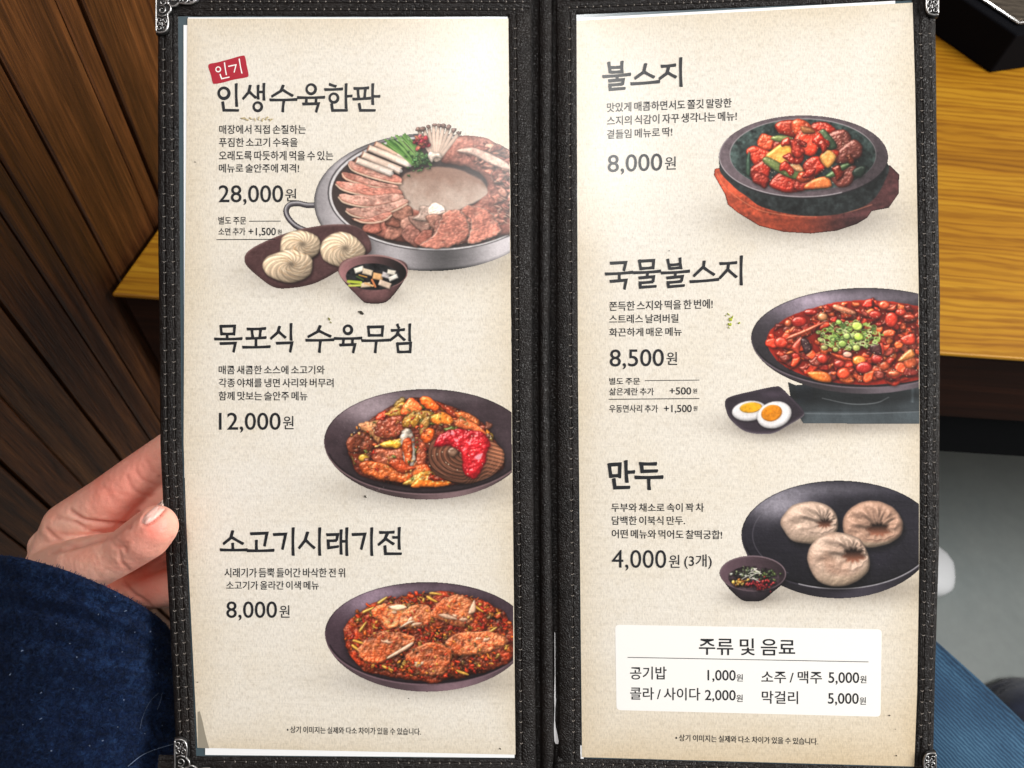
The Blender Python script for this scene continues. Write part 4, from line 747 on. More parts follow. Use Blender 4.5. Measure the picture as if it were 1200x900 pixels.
def slab(name, side, xa, xb, ya, yb, h0, h1, mat, parent, n=28, label=None):
    """stiff board between outlines xa(y)..xb(y), ya(x)..yb(x), from height h0 to h1"""
    V = []; t = np.linspace(0, 1, n)
    x0 = float(np.mean(xa(np.array([400.])))); x1 = float(np.mean(xb(np.array([400.]))))
    pts = []
    for u in t:
        for w in t:
            xm = x0+(x1-x0)*u; y = ya(np.array(xm))+(yb(np.array(xm))-ya(np.array(xm)))*w; x = xa(y)+(xb(y)-xa(y))*u; pts.append((x, y))
    pts = np.array(pts, float).reshape(n, n, 2)
    A = mpt(pts[..., 0], pts[..., 1], np.full((n, n), h1), side).reshape(-1, 3); B = mpt(pts[..., 0], pts[..., 1], np.full((n, n), h0), side).reshape(-1, 3)
    Fq = grid_faces(n, n); idx = np.arange(n*n).reshape(n, n); ring = np.concatenate([idx[0, :-1], idx[:-1, -1], idx[-1, :0:-1], idx[:0:-1, 0]])
    sidef = [(ring[i], ring[(i+1) % len(ring)], ring[(i+1) % len(ring)]+n*n, ring[i]+n*n) for i in range(len(ring))]
    return mesh(name, np.vstack([A, B]), Fq.tolist()+(Fq[:, ::-1]+n*n).tolist()+sidef, mat, parent, label=label)
covL = slab('cover_panel', 0, lambda y: LO(y)+1.5, SL, lambda x: top_y(x)+1.5, lambda x: bot_y(x)-1.5, -.0042, -.0006, MAT['leather'], menu)
covR = slab('cover_panel', 1, SR, lambda y: RO(y)-1.5, lambda x: top_y(x)+1.5, lambda x: bot_y(x)-1.5, -.0042, -.0006, MAT['leather'], menu)
slab('pocket_liner', 0, lambda y: LI(y)-4, lambda y: LR(y)+6, lambda x: top_in(x)-4, lambda x: bot_in(x)+3, -.0005, -.0002, MAT['liner'], covL)
slab('pocket_liner', 1, lambda y: RL(y)-6, lambda y: RR(y)+6, lambda x: top_in(x)-4, lambda x: bot_in(x)+3, -.0005, -.0002, MAT['liner'], covR)
def strip(side, A, B, pad, seams, nu=30, h0=-.0004, edge=.5):
    """padded leather strip between two outlines A and B (arrays of pixels); seams at fractions across"""
    m = len(A); u = np.linspace(0, 1, nu); P = A[:, None, :]*(1-u[None, :, None])+B[:, None, :]*u[None, :, None]
    wpx = np.linalg.norm(B-A, axis=1)[:, None]
    prof = np.clip(np.sin(np.pi*np.clip(u, .0, 1.)), 0, 1)**edge
    h = h0+pad*prof[None, :]*np.ones((m, 1))
    for s_ in seams: h = h-.0005*np.exp(-(((u[None, :]-s_)*wpx)/1.3)**2)
    h = h+.00012*nz(P[..., 0], P[..., 1], 1, .35, 4)
    return mpt(P[..., 0], P[..., 1], h, side).reshape(-1, 3), grid_faces(m, nu)
def border(name, side, runs, parent):
    for A, B, pad, seams in runs:
        v, f = strip(side, A, B, pad, seams); mesh(name, v, f, MAT['leather'], parent, True)
YS = np.arange(-8., 914., 2.5); YR = np.arange(-30., 932., 2.5)
def vrun(xa, xb, ys): return np.c_[xa(ys), ys], np.c_[xb(ys), ys]
def hrun(ya, yb, xs): return np.c_[xs, ya(xs)], np.c_[xs, yb(xs)]
XL = np.arange(186., 622., 2.5); XR = np.arange(653.5, 1096., 2.5)
a, b = vrun(LO, LI, YS); c_, d_ = vrun(LR, SL, YS); e_, f_ = hrun(top_y, top_in, XL); g_, h_ = hrun(bot_in, bot_y, XL)
bl = border('leather_border', 0, [(a, b, .0013, (.32, .70)), (c_, d_, .0012, (.33,))], covL)
bl2 = border('leather_border', 0, [(e_, f_, .0015, (.38, .72)), (g_, h_, .0015, (.25, .6))], covL)
a, b = vrun(RR, RO, YR); c_, d_ = vrun(SR, RL, YR); e_, f_ = hrun(top_y, top_in, XR); g_, h_ = hrun(bot_in, bot_y, XR)
br = border('leather_border', 1, [(a, b, .0013, (.29, .70)), (c_, d_, .0012, (.64,))], covR)
br2 = border('leather_border', 1, [(e_, f_, .0015, (.38, .72)), (g_, h_, .0015, (.25, .6))], covR)
# spine: groove, ridge, groove
def spine():
    ys = np.arange(-9., 916., 2.5); xs = [SL(ys)-1., SL(ys)+1.5, R1_(ys)-1.5, R1_(ys), R1_(ys)+1.5, (R1_(ys)+R2_(ys))/2, R2_(ys)-1.5, R2_(ys), R2_(ys)+1.2, SR(ys)-1.2, SR(ys)+1.]
    hs = [-.0004, -.0022, -.0022, -.0008, .0002, .0007, .0002, -.0008, -.0022, -.0022, -.0004]
    P = np.stack(xs, 1); H = np.array(hs)[None, :]+.0002*nz(P, ys[:, None]+0*P, 2, .3, 6); Y = ys[:, None]+0*P
    V = np.where((P < GX)[..., None], mpt(P, Y, H, 0), mpt(P, Y, H, 1)).reshape(-1, 3); return V, grid_faces(len(ys), len(xs))
v, f = spine(); sp = mesh('spine', v, f, MAT['leather'], menu, True)
cr = MB()                                                           # worn white lining showing through the split in the groove
for pts in ([(650.2, 742, .35), (650.4, 790, .4), (650.3, 818, .9), (650.6, 821, 1.1), (650.2, 832, .4), (649.9, 845, .5), (650.2, 853, 1.1), (651.4, 862, 2.1), (652.3, 870, 2.6), (652.6, 873, 1.6)],):
    A = [mpt(np.array(x-w_), np.array(y), np.array(-.0012), 1) for x, y, w_ in pts]; B = [mpt(np.array(x+w_*.9), np.array(y+.4), np.array(-.0012), 1) for x, y, w_ in pts]; n = len(pts)
    cr.add(np.vstack([A, B]), [(i, i+1, n+i+1, n+i) for i in range(n-1)])
cr.build('torn_lining', mat_simple('white_lining', L8(236, 236, 238), .7), sp)
def stitches(side, P, n_hole, parent, h=.0007, knots=True, thr=.42):
    """a run of thread along the pixel line P with stitches n_hole pixels long"""
    L = np.r_[0, np.cumsum(np.linalg.norm(np.diff(P, axis=0), axis=1))]; mb = MB(); kn = MB(); d = 2.; rs = np.random.default_rng(int(P[0][0]*7+P[0][1]))
    def pos(q): return np.array([np.interp(q, L, P[:, 0]), np.interp(q, L, P[:, 1])])
    while d < L[-1]-n_hole:
        e = d+n_hole*rs.uniform(.94, 1.06); a = pos(d+.8); b = pos(e-.8); m_ = (a+b)/2+rs.normal(0, .2, 2)
        pts = np.array([a, a*.7+m_*.3, m_, b*.7+m_*.3, b]); hh = h+np.array([-.0003, .0001, .0002, .0001, -.0003]); V = mpt(pts[:, 0], pts[:, 1], hh, side); mb.tube(V, thr*.00034*np.array([.7, 1, 1.05, 1, .7]), 5)
        if rs.random() < .93:
            t = (b-a)/np.linalg.norm(b-a); nrm = np.array([-t[1], t[0]]); q = pos(e)
            for sg in (-1, 1):
                w = rs.uniform(1.0, 2.4)*(1 if knots else .6); pp = np.array([q, q+sg*nrm*w*.5-t*.5, q+sg*nrm*w-t*1.3]); kn.tube(mpt(pp[:, 0], pp[:, 1], np.array([h+.0001, h+.00025, h-.0001]), side), thr*.00028*np.array([1.4, 1, .4]), 5)
        d = e
    kn.build('stitch_knots', MAT['knot'], parent, True); return mb.build('stitching', MAT['thread'], parent, True)
def fx(xa, xb, fr, ys): return np.c_[xa(ys)*(1-fr)+xb(ys)*fr, ys]
def fy(ya, yb, fr, xs): return np.c_[xs, ya(xs)*(1-fr)+yb(xs)*fr]
for fr in (.32, .70): stitches(0, fx(LO, LI, fr, np.arange(44., 862., 4)), 13.2, covL)
stitches(0, fx(LR, SL, .33, np.arange(21., 885., 4)), 12.2, covL)
stitches(1, fx(SR, RL, .64, np.arange(20., 888., 4)), 12.2, covR)
for fr in (.29, .70): stitches(1, fx(RR, RO, fr, np.arange(26., 876., 4)), 12.8, covR)
for fr in (.38, .72): stitches(0, fy(top_y, top_in, fr, np.arange(238., 620., 4)), 9.5, covL, h=.0009, knots=False); stitches(1, fy(top_y, top_in, fr, np.arange(656., 1050., 4)), 9.5, covR, h=.0009, knots=False)
stitches(0, fy(bot_in, bot_y, .2, np.arange(250., 620., 4)), 12, covL, h=.0009, knots=False); stitches(1, fy(bot_in, bot_y, .2, np.arange(656., 1060., 4)), 12, covR, h=.0009, knots=False)
# metal corner mounts with scrolls
def corner(side, cx, cy, sx, sy, parent):
    def w(pts, h): pts = np.asarray(pts, float); return mpt(cx+sx*pts[:, 0], cy+sy*pts[:, 1], np.broadcast_to(h, (len(pts),)), side)
    half = [(16, 16), (18.5, 19), (17.8, 24), (14.5, 28), (15.3, 34), (15, 42), (12, 48), (6, 50.2), (-.8, 49.5)]
    arm = opencurve([(x, y) for x, y in half], 5); out = np.vstack([arm, [[-1.2, -1.2]], arm[::-1][:, ::-1]]); n = len(out)
    out = out[:-1]; n = len(out); lo = w(out, -.0008); hi = w(out, .0013); inn = out*.94+np.array([.6, .6]); hi2 = w(inn, .0019)
    mb = MB(); mb.add(np.vstack([lo, hi, hi2]), [(i, (i+1) % n, n+(i+1) % n, n+i) for i in range(n)]+[(n+i, n+(i+1) % n, 2*n+(i+1) % n, 2*n+i) for i in range(n)]+[tuple(range(2*n, 3*n))])
    o = mb.build('corner_mount', MAT['dark_metal'], parent)
    sc = MB(); K = .00034
    def tube(p, r, h=.0023): p = opencurve(p, 6); sc.tube(w(p, h), r*K, 7)
    def spiral(x, y, r, a0, a1, turns=1.2, rr=.8): t = np.linspace(0, 1, 26); a = a0+(a1-a0)*t; q = r*(1-.72*t); sc.tube(w(np.c_[x+q*np.cos(a), y+q*np.sin(a)], .0023), rr*K*(1-.35*t), 7)
    edge = opencurve([(x*.93+.5, y*.955+.4) for x, y in half], 5)
    for fl in (False, True):
        f2 = (lambda p: [(b, a) for a, b in p]) if fl else (lambda p: p); S = (lambda x, y, r, a, b, **k: spiral(y, x, r, math.pi/2-a, math.pi/2-b, **k)) if fl else spiral
        tube(f2([tuple(p) for p in edge[::3]]), 1.25); tube(f2([(.6, 6), (.8, 20), (.6, 34), (.8, 47)]), 1.0)
        S(7.5, 22, 5.2, -2.2, 5.2); S(4.6, 34, 3.6, 1.2, 8.0); S(10.4, 34, 3.6, 2.0, -5.0); S(4.6, 42.5, 3.6, -1.2, -8.0); S(10.2, 42.5, 3.4, 4.3, 10.6); tube(f2([(3, 28), (7.5, 29.5), (12, 28)]), .8); tube(f2([(7.5, 36), (7.5, 41)]), .7); S(9.5, 13, 3.6, 3.4, -2.5)
    bo = np.array([w(np.array([[14+2.6*math.cos(t)*math.cos(p), 14+2.6*math.sin(t)*math.cos(p)]]), .0016+.0012*math.sin(p))[0] for p in np.linspace(0, 1.55, 6) for t in np.linspace(0, 2*math.pi, 14, endpoint=False)])
    sc.add(bo, grid_faces(6, 14, True).tolist()); sc.build('scrollwork', MAT['silver'], o, True)
corner(0, 185.2, -7.5, 1, 1, covL); corner(1, 1097.2, -28., -1, 1, covR); corner(0, 206.8, 912., 1, -1, covL); corner(1, 1094.4, 928., -1, -1, covR)
# ---- the two printed sheets
SHADOWS = [(505, 306, 128, 30, .26), (352, 322, 78, 24, .26), (438, 346, 40, 14, .3), (505, 572, 118, 24, .36), (505, 796, 118, 24, .36), (950, 255, 112, 30, .42), (985, 496, 140, 16, .3), (900, 500, 52, 18, .34), (995, 690, 118, 22, .34), (884, 700, 40, 12, .34)]
def sheet(side, fl, fr, ft, fb, step=2.2):
    w0 = 384; nx = int(w0/step); ny = int(866/step); u = np.linspace(0, 1, nx)[None, :]; vv = np.linspace(0, 1, ny)[:, None]
    Y = 22+(884-22)*vv+0*u; Xa = fl(Y); Xb = fr(Y); X = Xa+(Xb-Xa)*u; T0 = ft(X); B0 = fb(X); Y = T0+(B0-T0)*vv; X = fl(Y)+(fr(Y)-fl(Y))*u
    col = np.empty(X.shape+(3,)); col[:] = C(235, 230, 220)
    n = nz(X, Y, 2, .28, 3+side); n2 = nz(X, Y, 1, .05, 7+side); k = np.clip(.5+.22*n+.1*n2, 0, 1)[..., None]; col = col*(1-.30*k)+C(229, 217, 196)*.30*k
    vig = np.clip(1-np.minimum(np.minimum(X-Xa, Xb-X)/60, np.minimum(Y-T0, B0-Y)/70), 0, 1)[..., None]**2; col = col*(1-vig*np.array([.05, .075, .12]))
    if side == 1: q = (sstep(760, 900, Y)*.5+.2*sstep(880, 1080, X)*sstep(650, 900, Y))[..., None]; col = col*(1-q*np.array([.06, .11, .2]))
    for cx, cy, rx, ry, s_ in SHADOWS: col = col*(1-(s_*np.exp(-(((X-cx)/rx)**2+((Y-cy)/ry)**2)**1.0*1.6))[..., None]*np.array([.95, 1., 1.02]))
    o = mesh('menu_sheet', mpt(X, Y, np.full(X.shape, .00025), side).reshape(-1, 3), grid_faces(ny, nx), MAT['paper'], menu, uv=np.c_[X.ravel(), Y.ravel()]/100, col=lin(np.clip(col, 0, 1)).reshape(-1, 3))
    return o
shL = sheet(0, LP, lambda y: LR(y)+1.2, lambda x: 22+0*x, lambda x: 876+(x-232)*.0215)
shR = sheet(1, lambda y: RL(y)+.2, lambda y: RR(y)+1.0, lambda x: 24.5-(x-676)*.0535, lambda x: 887+(x-682)*.028)
tag(shL, 'sheet with three beef dishes and a red badge at its top'); tag(shR, 'sheet with stone bowl, red soup and dumplings over a white price box')
def quad(name, side, pts, h, mat, parent, n=1): 
    P = np.array(pts, float); return mesh(name, mpt(P[:, 0], P[:, 1], np.full(len(P), h), side), [tuple(range(len(P)))], mat, parent)
quad('backing_sheet', 0, [(215.2, 29.5), (222, 29.5), (221, 300), (219, 560), (216, 560), (215.6, 300)], .00008, MAT['white_sheet'], menu)
quad('backing_sheet', 0, [(240.5, 868), (603, 872), (603, 888), (240.5, 884.6)], .00008, MAT['white_sheet'], menu)
quad('backing_sheet', 0, [(220.5, 20.4), (594.5, 20.4), (594.5, 26), (220.5, 26)], .0001, MAT['white_sheet'], menu)
quad('backing_sheet', 1, [(676, 21.5), (1049, 1.0), (1049, 9), (676, 29)], .00008, MAT['white_sheet'], menu)
quad('backing_sheet', 1, [(679.8, 873.5), (684, 873.5), (684, 889), (679.8, 889)], .00008, MAT['white_sheet'], menu)
# dish pictures, printed: one dense sheet of ink per picture
def soften(a, w):                                                   # printing screens soften every edge a little
    w = w[..., None]; q = a*w; k = w.copy()
    for ax in (0, 1):
        q = (np.roll(q, 1, ax)+2*q+np.roll(q, -1, ax))/4; k = (np.roll(k, 1, ax)+2*k+np.roll(k, -1, ax))/4
    return np.clip(q/np.maximum(k, 1e-4), 0, 1)
PN = ['round steel pan of sliced beef and mushrooms with noodle plate and dip bowl', 'black plate of spicy beef, vegetables and brown noodles', 'black plate of red pancake topped with beef slices', 'stone bowl of glazed beef on a wooden stand', 'wide black pan of red soup with spring onion, and two egg halves', 'three dumplings on a black plate with a small dip bowl']
for i, fn in enumerate(PICS):
    p = fn(2.); keep = p.a > .45; p.rgb = soften(p.rgb, np.maximum(p.a, 1e-4))
    side = 0 if i < 3 else 1; idx = -np.ones(keep.shape, int)
    fk = keep[:-1, :-1] & keep[1:, :-1] & keep[:-1, 1:] & keep[1:, 1:]
    lim = (LR(p.Y)+1 if side == 0 else RR(p.Y)+.8); fk &= (p.X < lim)[:-1, 1:]
    used = np.zeros(keep.shape, bool); used[:-1, :-1] |= fk; used[1:, :-1] |= fk; used[:-1, 1:] |= fk; used[1:, 1:] |= fk
    idx[used] = np.arange(used.sum()); jj, ii = np.nonzero(fk); q = np.stack([idx[jj, ii], idx[jj, ii+1], idx[jj+1, ii+1], idx[jj+1, ii]], 1)
    P = mpt(p.X[used], p.Y[used], np.full(used.sum(), .00033), side); rgb = p.rgb[used]
    g_ = (.93, .84, .80, .92, .84, .9)[i]; rgb = np.clip(rgb, 0, 1)**g_; lu = rgb.mean(1, keepdims=True); rgb = lu+(rgb-lu)*(1., 1.12, 1.15, 1.12, 1.1, .95)[i]
    rgb = np.clip(rgb*(1+.025*nz(p.X[used], p.Y[used], 0, 1.1, 3))[:, None], 0, 1)
    mesh('dish_picture', P, q, MAT['ink'], shL if side == 0 else shR, uv=np.c_[p.X[used], p.Y[used]]/100, col=lin(np.clip(rgb, 0, 1)), label=PN[i])
# lettering: headings brushed stroke by stroke, the rest set in type
HGT = [.00036]
def stroke_strip(pts, w, taper=True):
    P = np.array(pts, float); n = len(P)
    if n == 2:
        t = np.linspace(0, 1, 6)[:, None]; P = P[0]*(1-t)+P[1]*t; n = 6; L = np.linalg.norm(P[-1]-P[0]); dv = (P[-1]-P[0])/L; nv = np.array([-dv[1], dv[0]]); P = P+nv*(np.sin(np.pi*t)*.012*L)
        wf = np.array([1.05, .96, .9, .9, .96, 1.06])
    else: wf = np.ones(n); wf[0] = 1.05; wf[-1] = .9
    d = np.diff(P, axis=0); d /= np.linalg.norm(d, axis=1)[:, None]; P[0] -= d[0]*w*.22; P[-1] += d[-1]*w*.22
    A = []; B = []
    for i in range(n):
        if i == 0: t = d[0]; nn = np.array([-t[1], t[0]]); k = 1
        elif i == n-1: t = d[-1]; nn = np.array([-t[1], t[0]]); k = 1
        else:
            n0 = np.array([-d[i-1][1], d[i-1][0]]); n1 = np.array([-d[i][1], d[i][0]]); nn = n0+n1; nn /= np.linalg.norm(nn)+1e-9; k = min(1/max(nn @ n0, .35), 1.7)
        A.append(P[i]+nn*w*.5*wf[i]*k); B.append(P[i]-nn*w*.5*wf[i]*k)
    sl = .14*w; A[0] = A[0]+d[0]*sl*.5; B[0] = B[0]-d[0]*sl*.5; A[-1] = A[-1]-d[-1]*sl*.5; B[-1] = B[-1]+d[-1]*sl*.5
    c0 = (A[0]+B[0])/2-d[0]*w*.12; c1 = (A[-1]+B[-1])/2+d[-1]*w*.14
    V = [c0]+A+B+[c1]; m = n; Fq = [(1+i, 2+i, 1+m+i+1, 1+m+i) for i in range(m-1)]+[(0, 1, 1+m), (2*m+1, 2*m, m)]
    return np.array(V), Fq
def lettering(name, side, ox, oy, k, w, strokes, rings, parent, mat, label=None):
    mb = MB()
    for s_ in strokes:
        V, Fq = stroke_strip(s_, w); V = np.c_[ox+V[:, 0]/k, oy+V[:, 1]/k]; HGT[0] += 2e-7; mb.add(mpt(V[:, 0], V[:, 1], np.full(len(V), HGT[0]), side), Fq)
    for x, y, r, rw in rings:
        t = np.linspace(0, 2*np.pi, 28, endpoint=False); q = np.r_[r+rw/2*(1+.12*np.cos(t-.8)), r-rw/2*(1+.12*np.cos(t-.8))]; tt = np.r_[t, t]
        V = np.c_[ox+(x+q*np.cos(tt))/k, oy+(y+q*np.sin(tt)*1.03)/k]; HGT[0] += 2e-7; mb.add(mpt(V[:, 0], V[:, 1], np.full(len(V), HGT[0]), side), [(i, (i+1) % 28, 28+(i+1) % 28, 28+i) for i in range(28)])
    return mb.build(name, mat, parent, label=label)
H = [
 (0, 240, 60, 5.4545, 16.5, [[(203, 212), (206, 352)], [(117, 328), (124, 379), (215, 380)], [(292, 222), (282, 265), (247, 305)], [(288, 262), (327, 298)], [(343, 222), (343, 305)], [(380, 210), (380, 312)], [(346, 262), (376, 262)],
   [(503, 222), (488, 256), (432, 290)], [(502, 250), (562, 286)], [(420, 313), (588, 310)], [(507, 318), (500, 386)], [(597, 298), (765, 296)], [(652, 302), (650, 332)], [(714, 302), (712, 332)], [(630, 339), (728, 337), (714, 388)],
   [(800, 214), (838, 226)], [(770, 247), (880, 243)], [(905, 212), (905, 365)], [(910, 290), (940, 288)], [(812, 340), (818, 380), (910, 380)], [(957, 240), (1046, 236)], [(980, 246), (985, 300)], [(1028, 244), (1023, 300)], [(950, 308), (1058, 302)], [(1075, 212), (1075, 340)], [(1082, 290), (1118, 290)], [(988, 338), (996, 380), (1088, 380)]],
   [(124, 270, 33, 17), (340, 356, 26, 15), (681, 244, 29, 15), (826, 301, 27, 15)]),
 (0, 245, 370, 4.8, 14.5, [[(68, 56), (73, 106)], [(72, 60), (146, 58), (142, 106)], [(80, 102), (136, 102)], [(104, 110), (104, 124)], [(35, 131), (185, 129)], [(66, 157), (150, 154), (140, 202)], [(218, 75), (318, 72)], [(243, 84), (247, 116)], [(292, 80), (288, 116)], [(212, 128), (320, 123)], [(266, 134), (266, 168)], [(193, 177), (343, 174)],
   [(398, 62), (388, 94), (350, 128)], [(396, 92), (430, 122)], [(463, 46), (463, 136)], [(382, 155), (468, 152), (458, 202)], [(626, 58), (612, 90), (560, 118)], [(622, 86), (684, 116)], [(548, 138), (702, 135)], [(628, 144), (622, 204)], [(708, 128), (858, 126)], [(758, 133), (756, 158)], [(808, 133), (808, 158)], [(738, 165), (822, 162), (812, 206)],
   [(897, 60), (902, 114)], [(901, 64), (978, 62), (974, 114)], [(908, 110), (968, 110)], [(862, 140), (1012, 137)], [(942, 146), (936, 206)], [(1060, 50), (1068, 68)], [(1028, 83), (1098, 78)], [(1066, 86), (1056, 110), (1020, 138)], [(1066, 104), (1100, 136)], [(1130, 48), (1130, 140)], [(1060, 154), (1066, 206)], [(1064, 158), (1135, 154), (1132, 206)], [(1072, 204), (1128, 202)]], [(782, 79, 22, 14)]),
 (0, 250, 605, 5.217, 16.5, [[(120, 90), (108, 132), (66, 166)], [(116, 128), (182, 166)], [(120, 166), (122, 196)], [(47, 204), (206, 204)], [(232, 106), (330, 102), (315, 178)], [(265, 148), (266, 200)], [(210, 209), (370, 207)], [(372, 111), (444, 108), (425, 198)], [(490, 72), (490, 235)], [(578, 98), (562, 148), (527, 192)], [(568, 146), (618, 192)], [(652, 72), (652, 235)],
   [(697, 112), (762, 110), (756, 142)], [(700, 149), (752, 147)], [(704, 156), (706, 192), (764, 184)], [(783, 84), (783, 228)], [(818, 72), (818, 236)], [(790, 152), (812, 152)], [(853, 111), (928, 108), (906, 198)], [(970, 72), (970, 236)], [(1020, 98), (1104, 96)], [(1066, 104), (1048, 142), (1012, 172)], [(1058, 138), (1102, 168)], [(1100, 128), (1130, 128)], [(1138, 70), (1138, 198)], [(1050, 182), (1054, 228), (1148, 228)]], []),
 (1, 690, 50, 5.294, 18, [[(124, 126), (133, 186)], [(206, 120), (206, 186)], [(138, 156), (200, 153)], [(140, 185), (200, 182)], [(90, 212), (256, 198)], [(176, 212), (176, 230)], [(126, 239), (214, 231), (210, 258)], [(128, 265), (206, 258)], [(131, 272), (133, 292), (222, 285)], [(352, 135), (340, 185), (288, 222)], [(346, 185), (402, 215)], [(264, 257), (436, 243)], [(452, 149), (535, 141)], [(495, 152), (484, 192), (440, 225)], [(490, 188), (538, 215)], [(570, 98), (572, 270)]], []),
 (1, 700, 290, 6.667, 21.5, [[(105, 124), (222, 118), (208, 178)], [(66, 208), (272, 195)], [(172, 210), (172, 252)], [(103, 266), (225, 256), (212, 322)], [(328, 102), (341, 172)], [(336, 108), (440, 102), (436, 164)], [(350, 165), (430, 158)], [(285, 198), (490, 186)], [(392, 200), (390, 228)], [(328, 239), (440, 229), (436, 264)], [(330, 277), (432, 269)], [(333, 284), (337, 312), (456, 304)],
   [(550, 96), (565, 168)], [(645, 86), (653, 164)], [(568, 138), (642, 131)], [(574, 165), (644, 158)], [(502, 200), (716, 186)], [(610, 202), (608, 226)], [(545, 239), (664, 227), (658, 258)], [(548, 275), (654, 265)], [(551, 282), (557, 308), (676, 298)], [(834, 110), (828, 152), (755, 222)], [(834, 160), (910, 212)], [(727, 268), (945, 250)], [(960, 127), (1085, 119)], [(1024, 132), (1018, 172), (958, 238)], [(1018, 172), (1084, 230)], [(1125, 70), (1124, 290)]], []),
 (1, 690, 520, 5.294, 20.5, [[(127, 126), (138, 205)], [(135, 130), (193, 126), (191, 206)], [(146, 199), (184, 196)], [(230, 108), (236, 235)], [(244, 176), (280, 174)], [(155, 220), (162, 272), (250, 270)], [(318, 124), (416, 124)], [(327, 132), (331, 171), (422, 168)], [(290, 208), (456, 206)], [(372, 216), (374, 280)]], []),
]
for side, ox, oy, k, w, st, rg in H: lettering('heading', side, ox, oy, k, w*1.12, st, [(a, b, c, d*1.12) for a, b, c, d in rg], shL if side == 0 else shR, MAT['black_ink'])
bp = smooth([(244.6, 76.5), (255, 73.5), (270, 69.5), (284, 65.6), (287.5, 67), (289.5, 77), (291.6, 88), (289, 91), (275, 93.5), (262, 97), (252, 98.6), (249.5, 97), (247.5, 88)], 4)
bd = quad('badge', 0, bp, .00036, MAT['red_ink'], shL)
lettering('badge_lettering', 0, 240, 60, 5.4545, 7.5, [[(128, 76), (140, 152)], [(100, 150), (110, 178), (158, 168)], [(154, 99), (202, 89), (190, 136)], [(222, 52), (239, 142)]], [(88, 118, 15, 7)], shL, MAT['white_ink'])
def rrect(pts, r, n=5):
    P = np.array(pts, float); out = []
    for i in range(4):
        a, b, c = P[i-1], P[i], P[(i+1) % 4]; u = (a-b)/np.linalg.norm(a-b); v = (c-b)/np.linalg.norm(c-b)
        for t in np.linspace(0, 1, n): out.append(b+u*r*(1-t)**2+v*r*t**2)
    return out
quad('price_box', 1, rrect([(720.8, 731.8), (1033, 737.2), (1031.6, 839.6), (722.4, 831.8)], 5), .00031, MAT['panel_ink'], shR)
TXT = []                                                            # (part, block, side, text, x0, x1, y0, y1, slope)
def T_(part, blk, side, s_, x0, x1, y0, y1, sl=0.): TXT.append((part, blk, side, s_, x0, x1, y0, y1, sl))
T_('description', 'a', 0, '매장에서 직접 손질하는', 257.3, 358.7, 146.7, 157.2); T_('description', 'a', 0, '푸짐한 소고기 수육을', 257, 349.2, 161.7, 172.4); T_('description', 'a', 0, '오래도록 따듯하게 먹을 수 있는', 257, 390.8, 177, 188.2); T_('description', 'a', 0, '메뉴로 술안주에 제격!', 257, 350.8, 192.2, 202.5)
T_('price', 'a', 0, '28,000', 256.7, 332.2, 217.2, 240.6); T_('price', 'a', 0, '원', 334.7, 347.5, 221.3, 236.2)
T_('extra_order', 'a', 0, '별도 주문', 256.4, 289, 254, 263.2); T_('extra_order', 'a', 0, '소면 추가', 256.4, 288, 267, 276); T_('extra_order', 'a', 0, '+1,500', 291.6, 323.6, 267, 277.4); T_('extra_order', 'a', 0, '원', 325.6, 330.4, 269, 274.8)
T_('description', 'b', 0, '매콤 새콤한 소스에 소고기와', 256.7, 380.8, 428.3, 438.6); T_('description', 'b', 0, '각종 야채를 냉면 사리와 버무려', 256.7, 391.2, 443.4, 453.8); T_('description', 'b', 0, '함께 맛보는 술안주 메뉴', 256.7, 360.7, 458.6, 469.2)
T_('price', 'b', 0, '12,000', 256.9, 329.3, 483.5, 507); T_('price', 'b', 0, '원', 332, 344.4, 487.4, 503)
T_('description', 'c', 0, '시래기가 듬뿍 들어간 바삭한 전 위', 263.4, 404.7, 665.4, 676.4); T_('description', 'c', 0, '소고기가 올라간 이색 메뉴', 265.6, 374, 680.6, 690.8)
T_('price', 'c', 0, '8,000', 265.6, 325, 704.4, 727); T_('price', 'c', 0, '원', 327.8, 339.7, 709, 723.6)
T_('footnote', 'a', 0, '• 상기 이미지는 실제와 다소 차이가 있을 수 있습니다.', 336.4, 493.5, 850.4, 858.6, 2.6)
T_('description', 'd', 1, '맛있게 매콤하면서도 쫄깃 말랑한', 711.3, 857.2, 120.8, 131.8, -5.6); T_('description', 'd', 1, '스지의 식감이 자꾸 생각나는 메뉴!', 711.3, 863.4, 136.5, 147.5, -6); T_('description', 'd', 1, '곁들임 메뉴로 딱!', 711.3, 787.8, 152.4, 163.2, -3.2)
T_('price', 'd', 1, '8,000', 712.1, 776, 181.8, 205.4, -2); T_('price', 'd', 1, '원', 779.2, 792, 184, 199.2, -.4)
T_('description', 'e', 1, '쫀득한 스지와 떡을 한 번에!', 714, 835.1, 353.5, 364.7, -3); T_('description', 'e', 1, '스트레스 날려버릴', 714, 795, 368.9, 379.3, -1); T_('description', 'e', 1, '화끈하게 매운 메뉴', 714, 799, 384.5, 394.6, -1)
T_('price', 'e', 1, '8,500', 714.5, 778, 409.5, 433, -.6); T_('price', 'e', 1, '원', 781, 793.4, 412.5, 427.7)
T_('extra_order', 'e', 1, '별도 주문', 714, 750, 442.6, 450.8); T_('extra_order', 'e', 1, '삶은계란 추가', 714, 766.3, 454.5, 463.3); T_('extra_order', 'e', 1, '+500', 784.5, 810, 453.8, 462.4); T_('extra_order', 'e', 1, '원', 812, 816.8, 455.2, 461)
T_('extra_order', 'e', 1, '우동면사리 추가', 714, 771, 474.3, 483.4); T_('extra_order', 'e', 1, '+1,500', 778, 810.6, 474.3, 484.5); T_('extra_order', 'e', 1, '원', 812.5, 817.2, 475.8, 481.6)
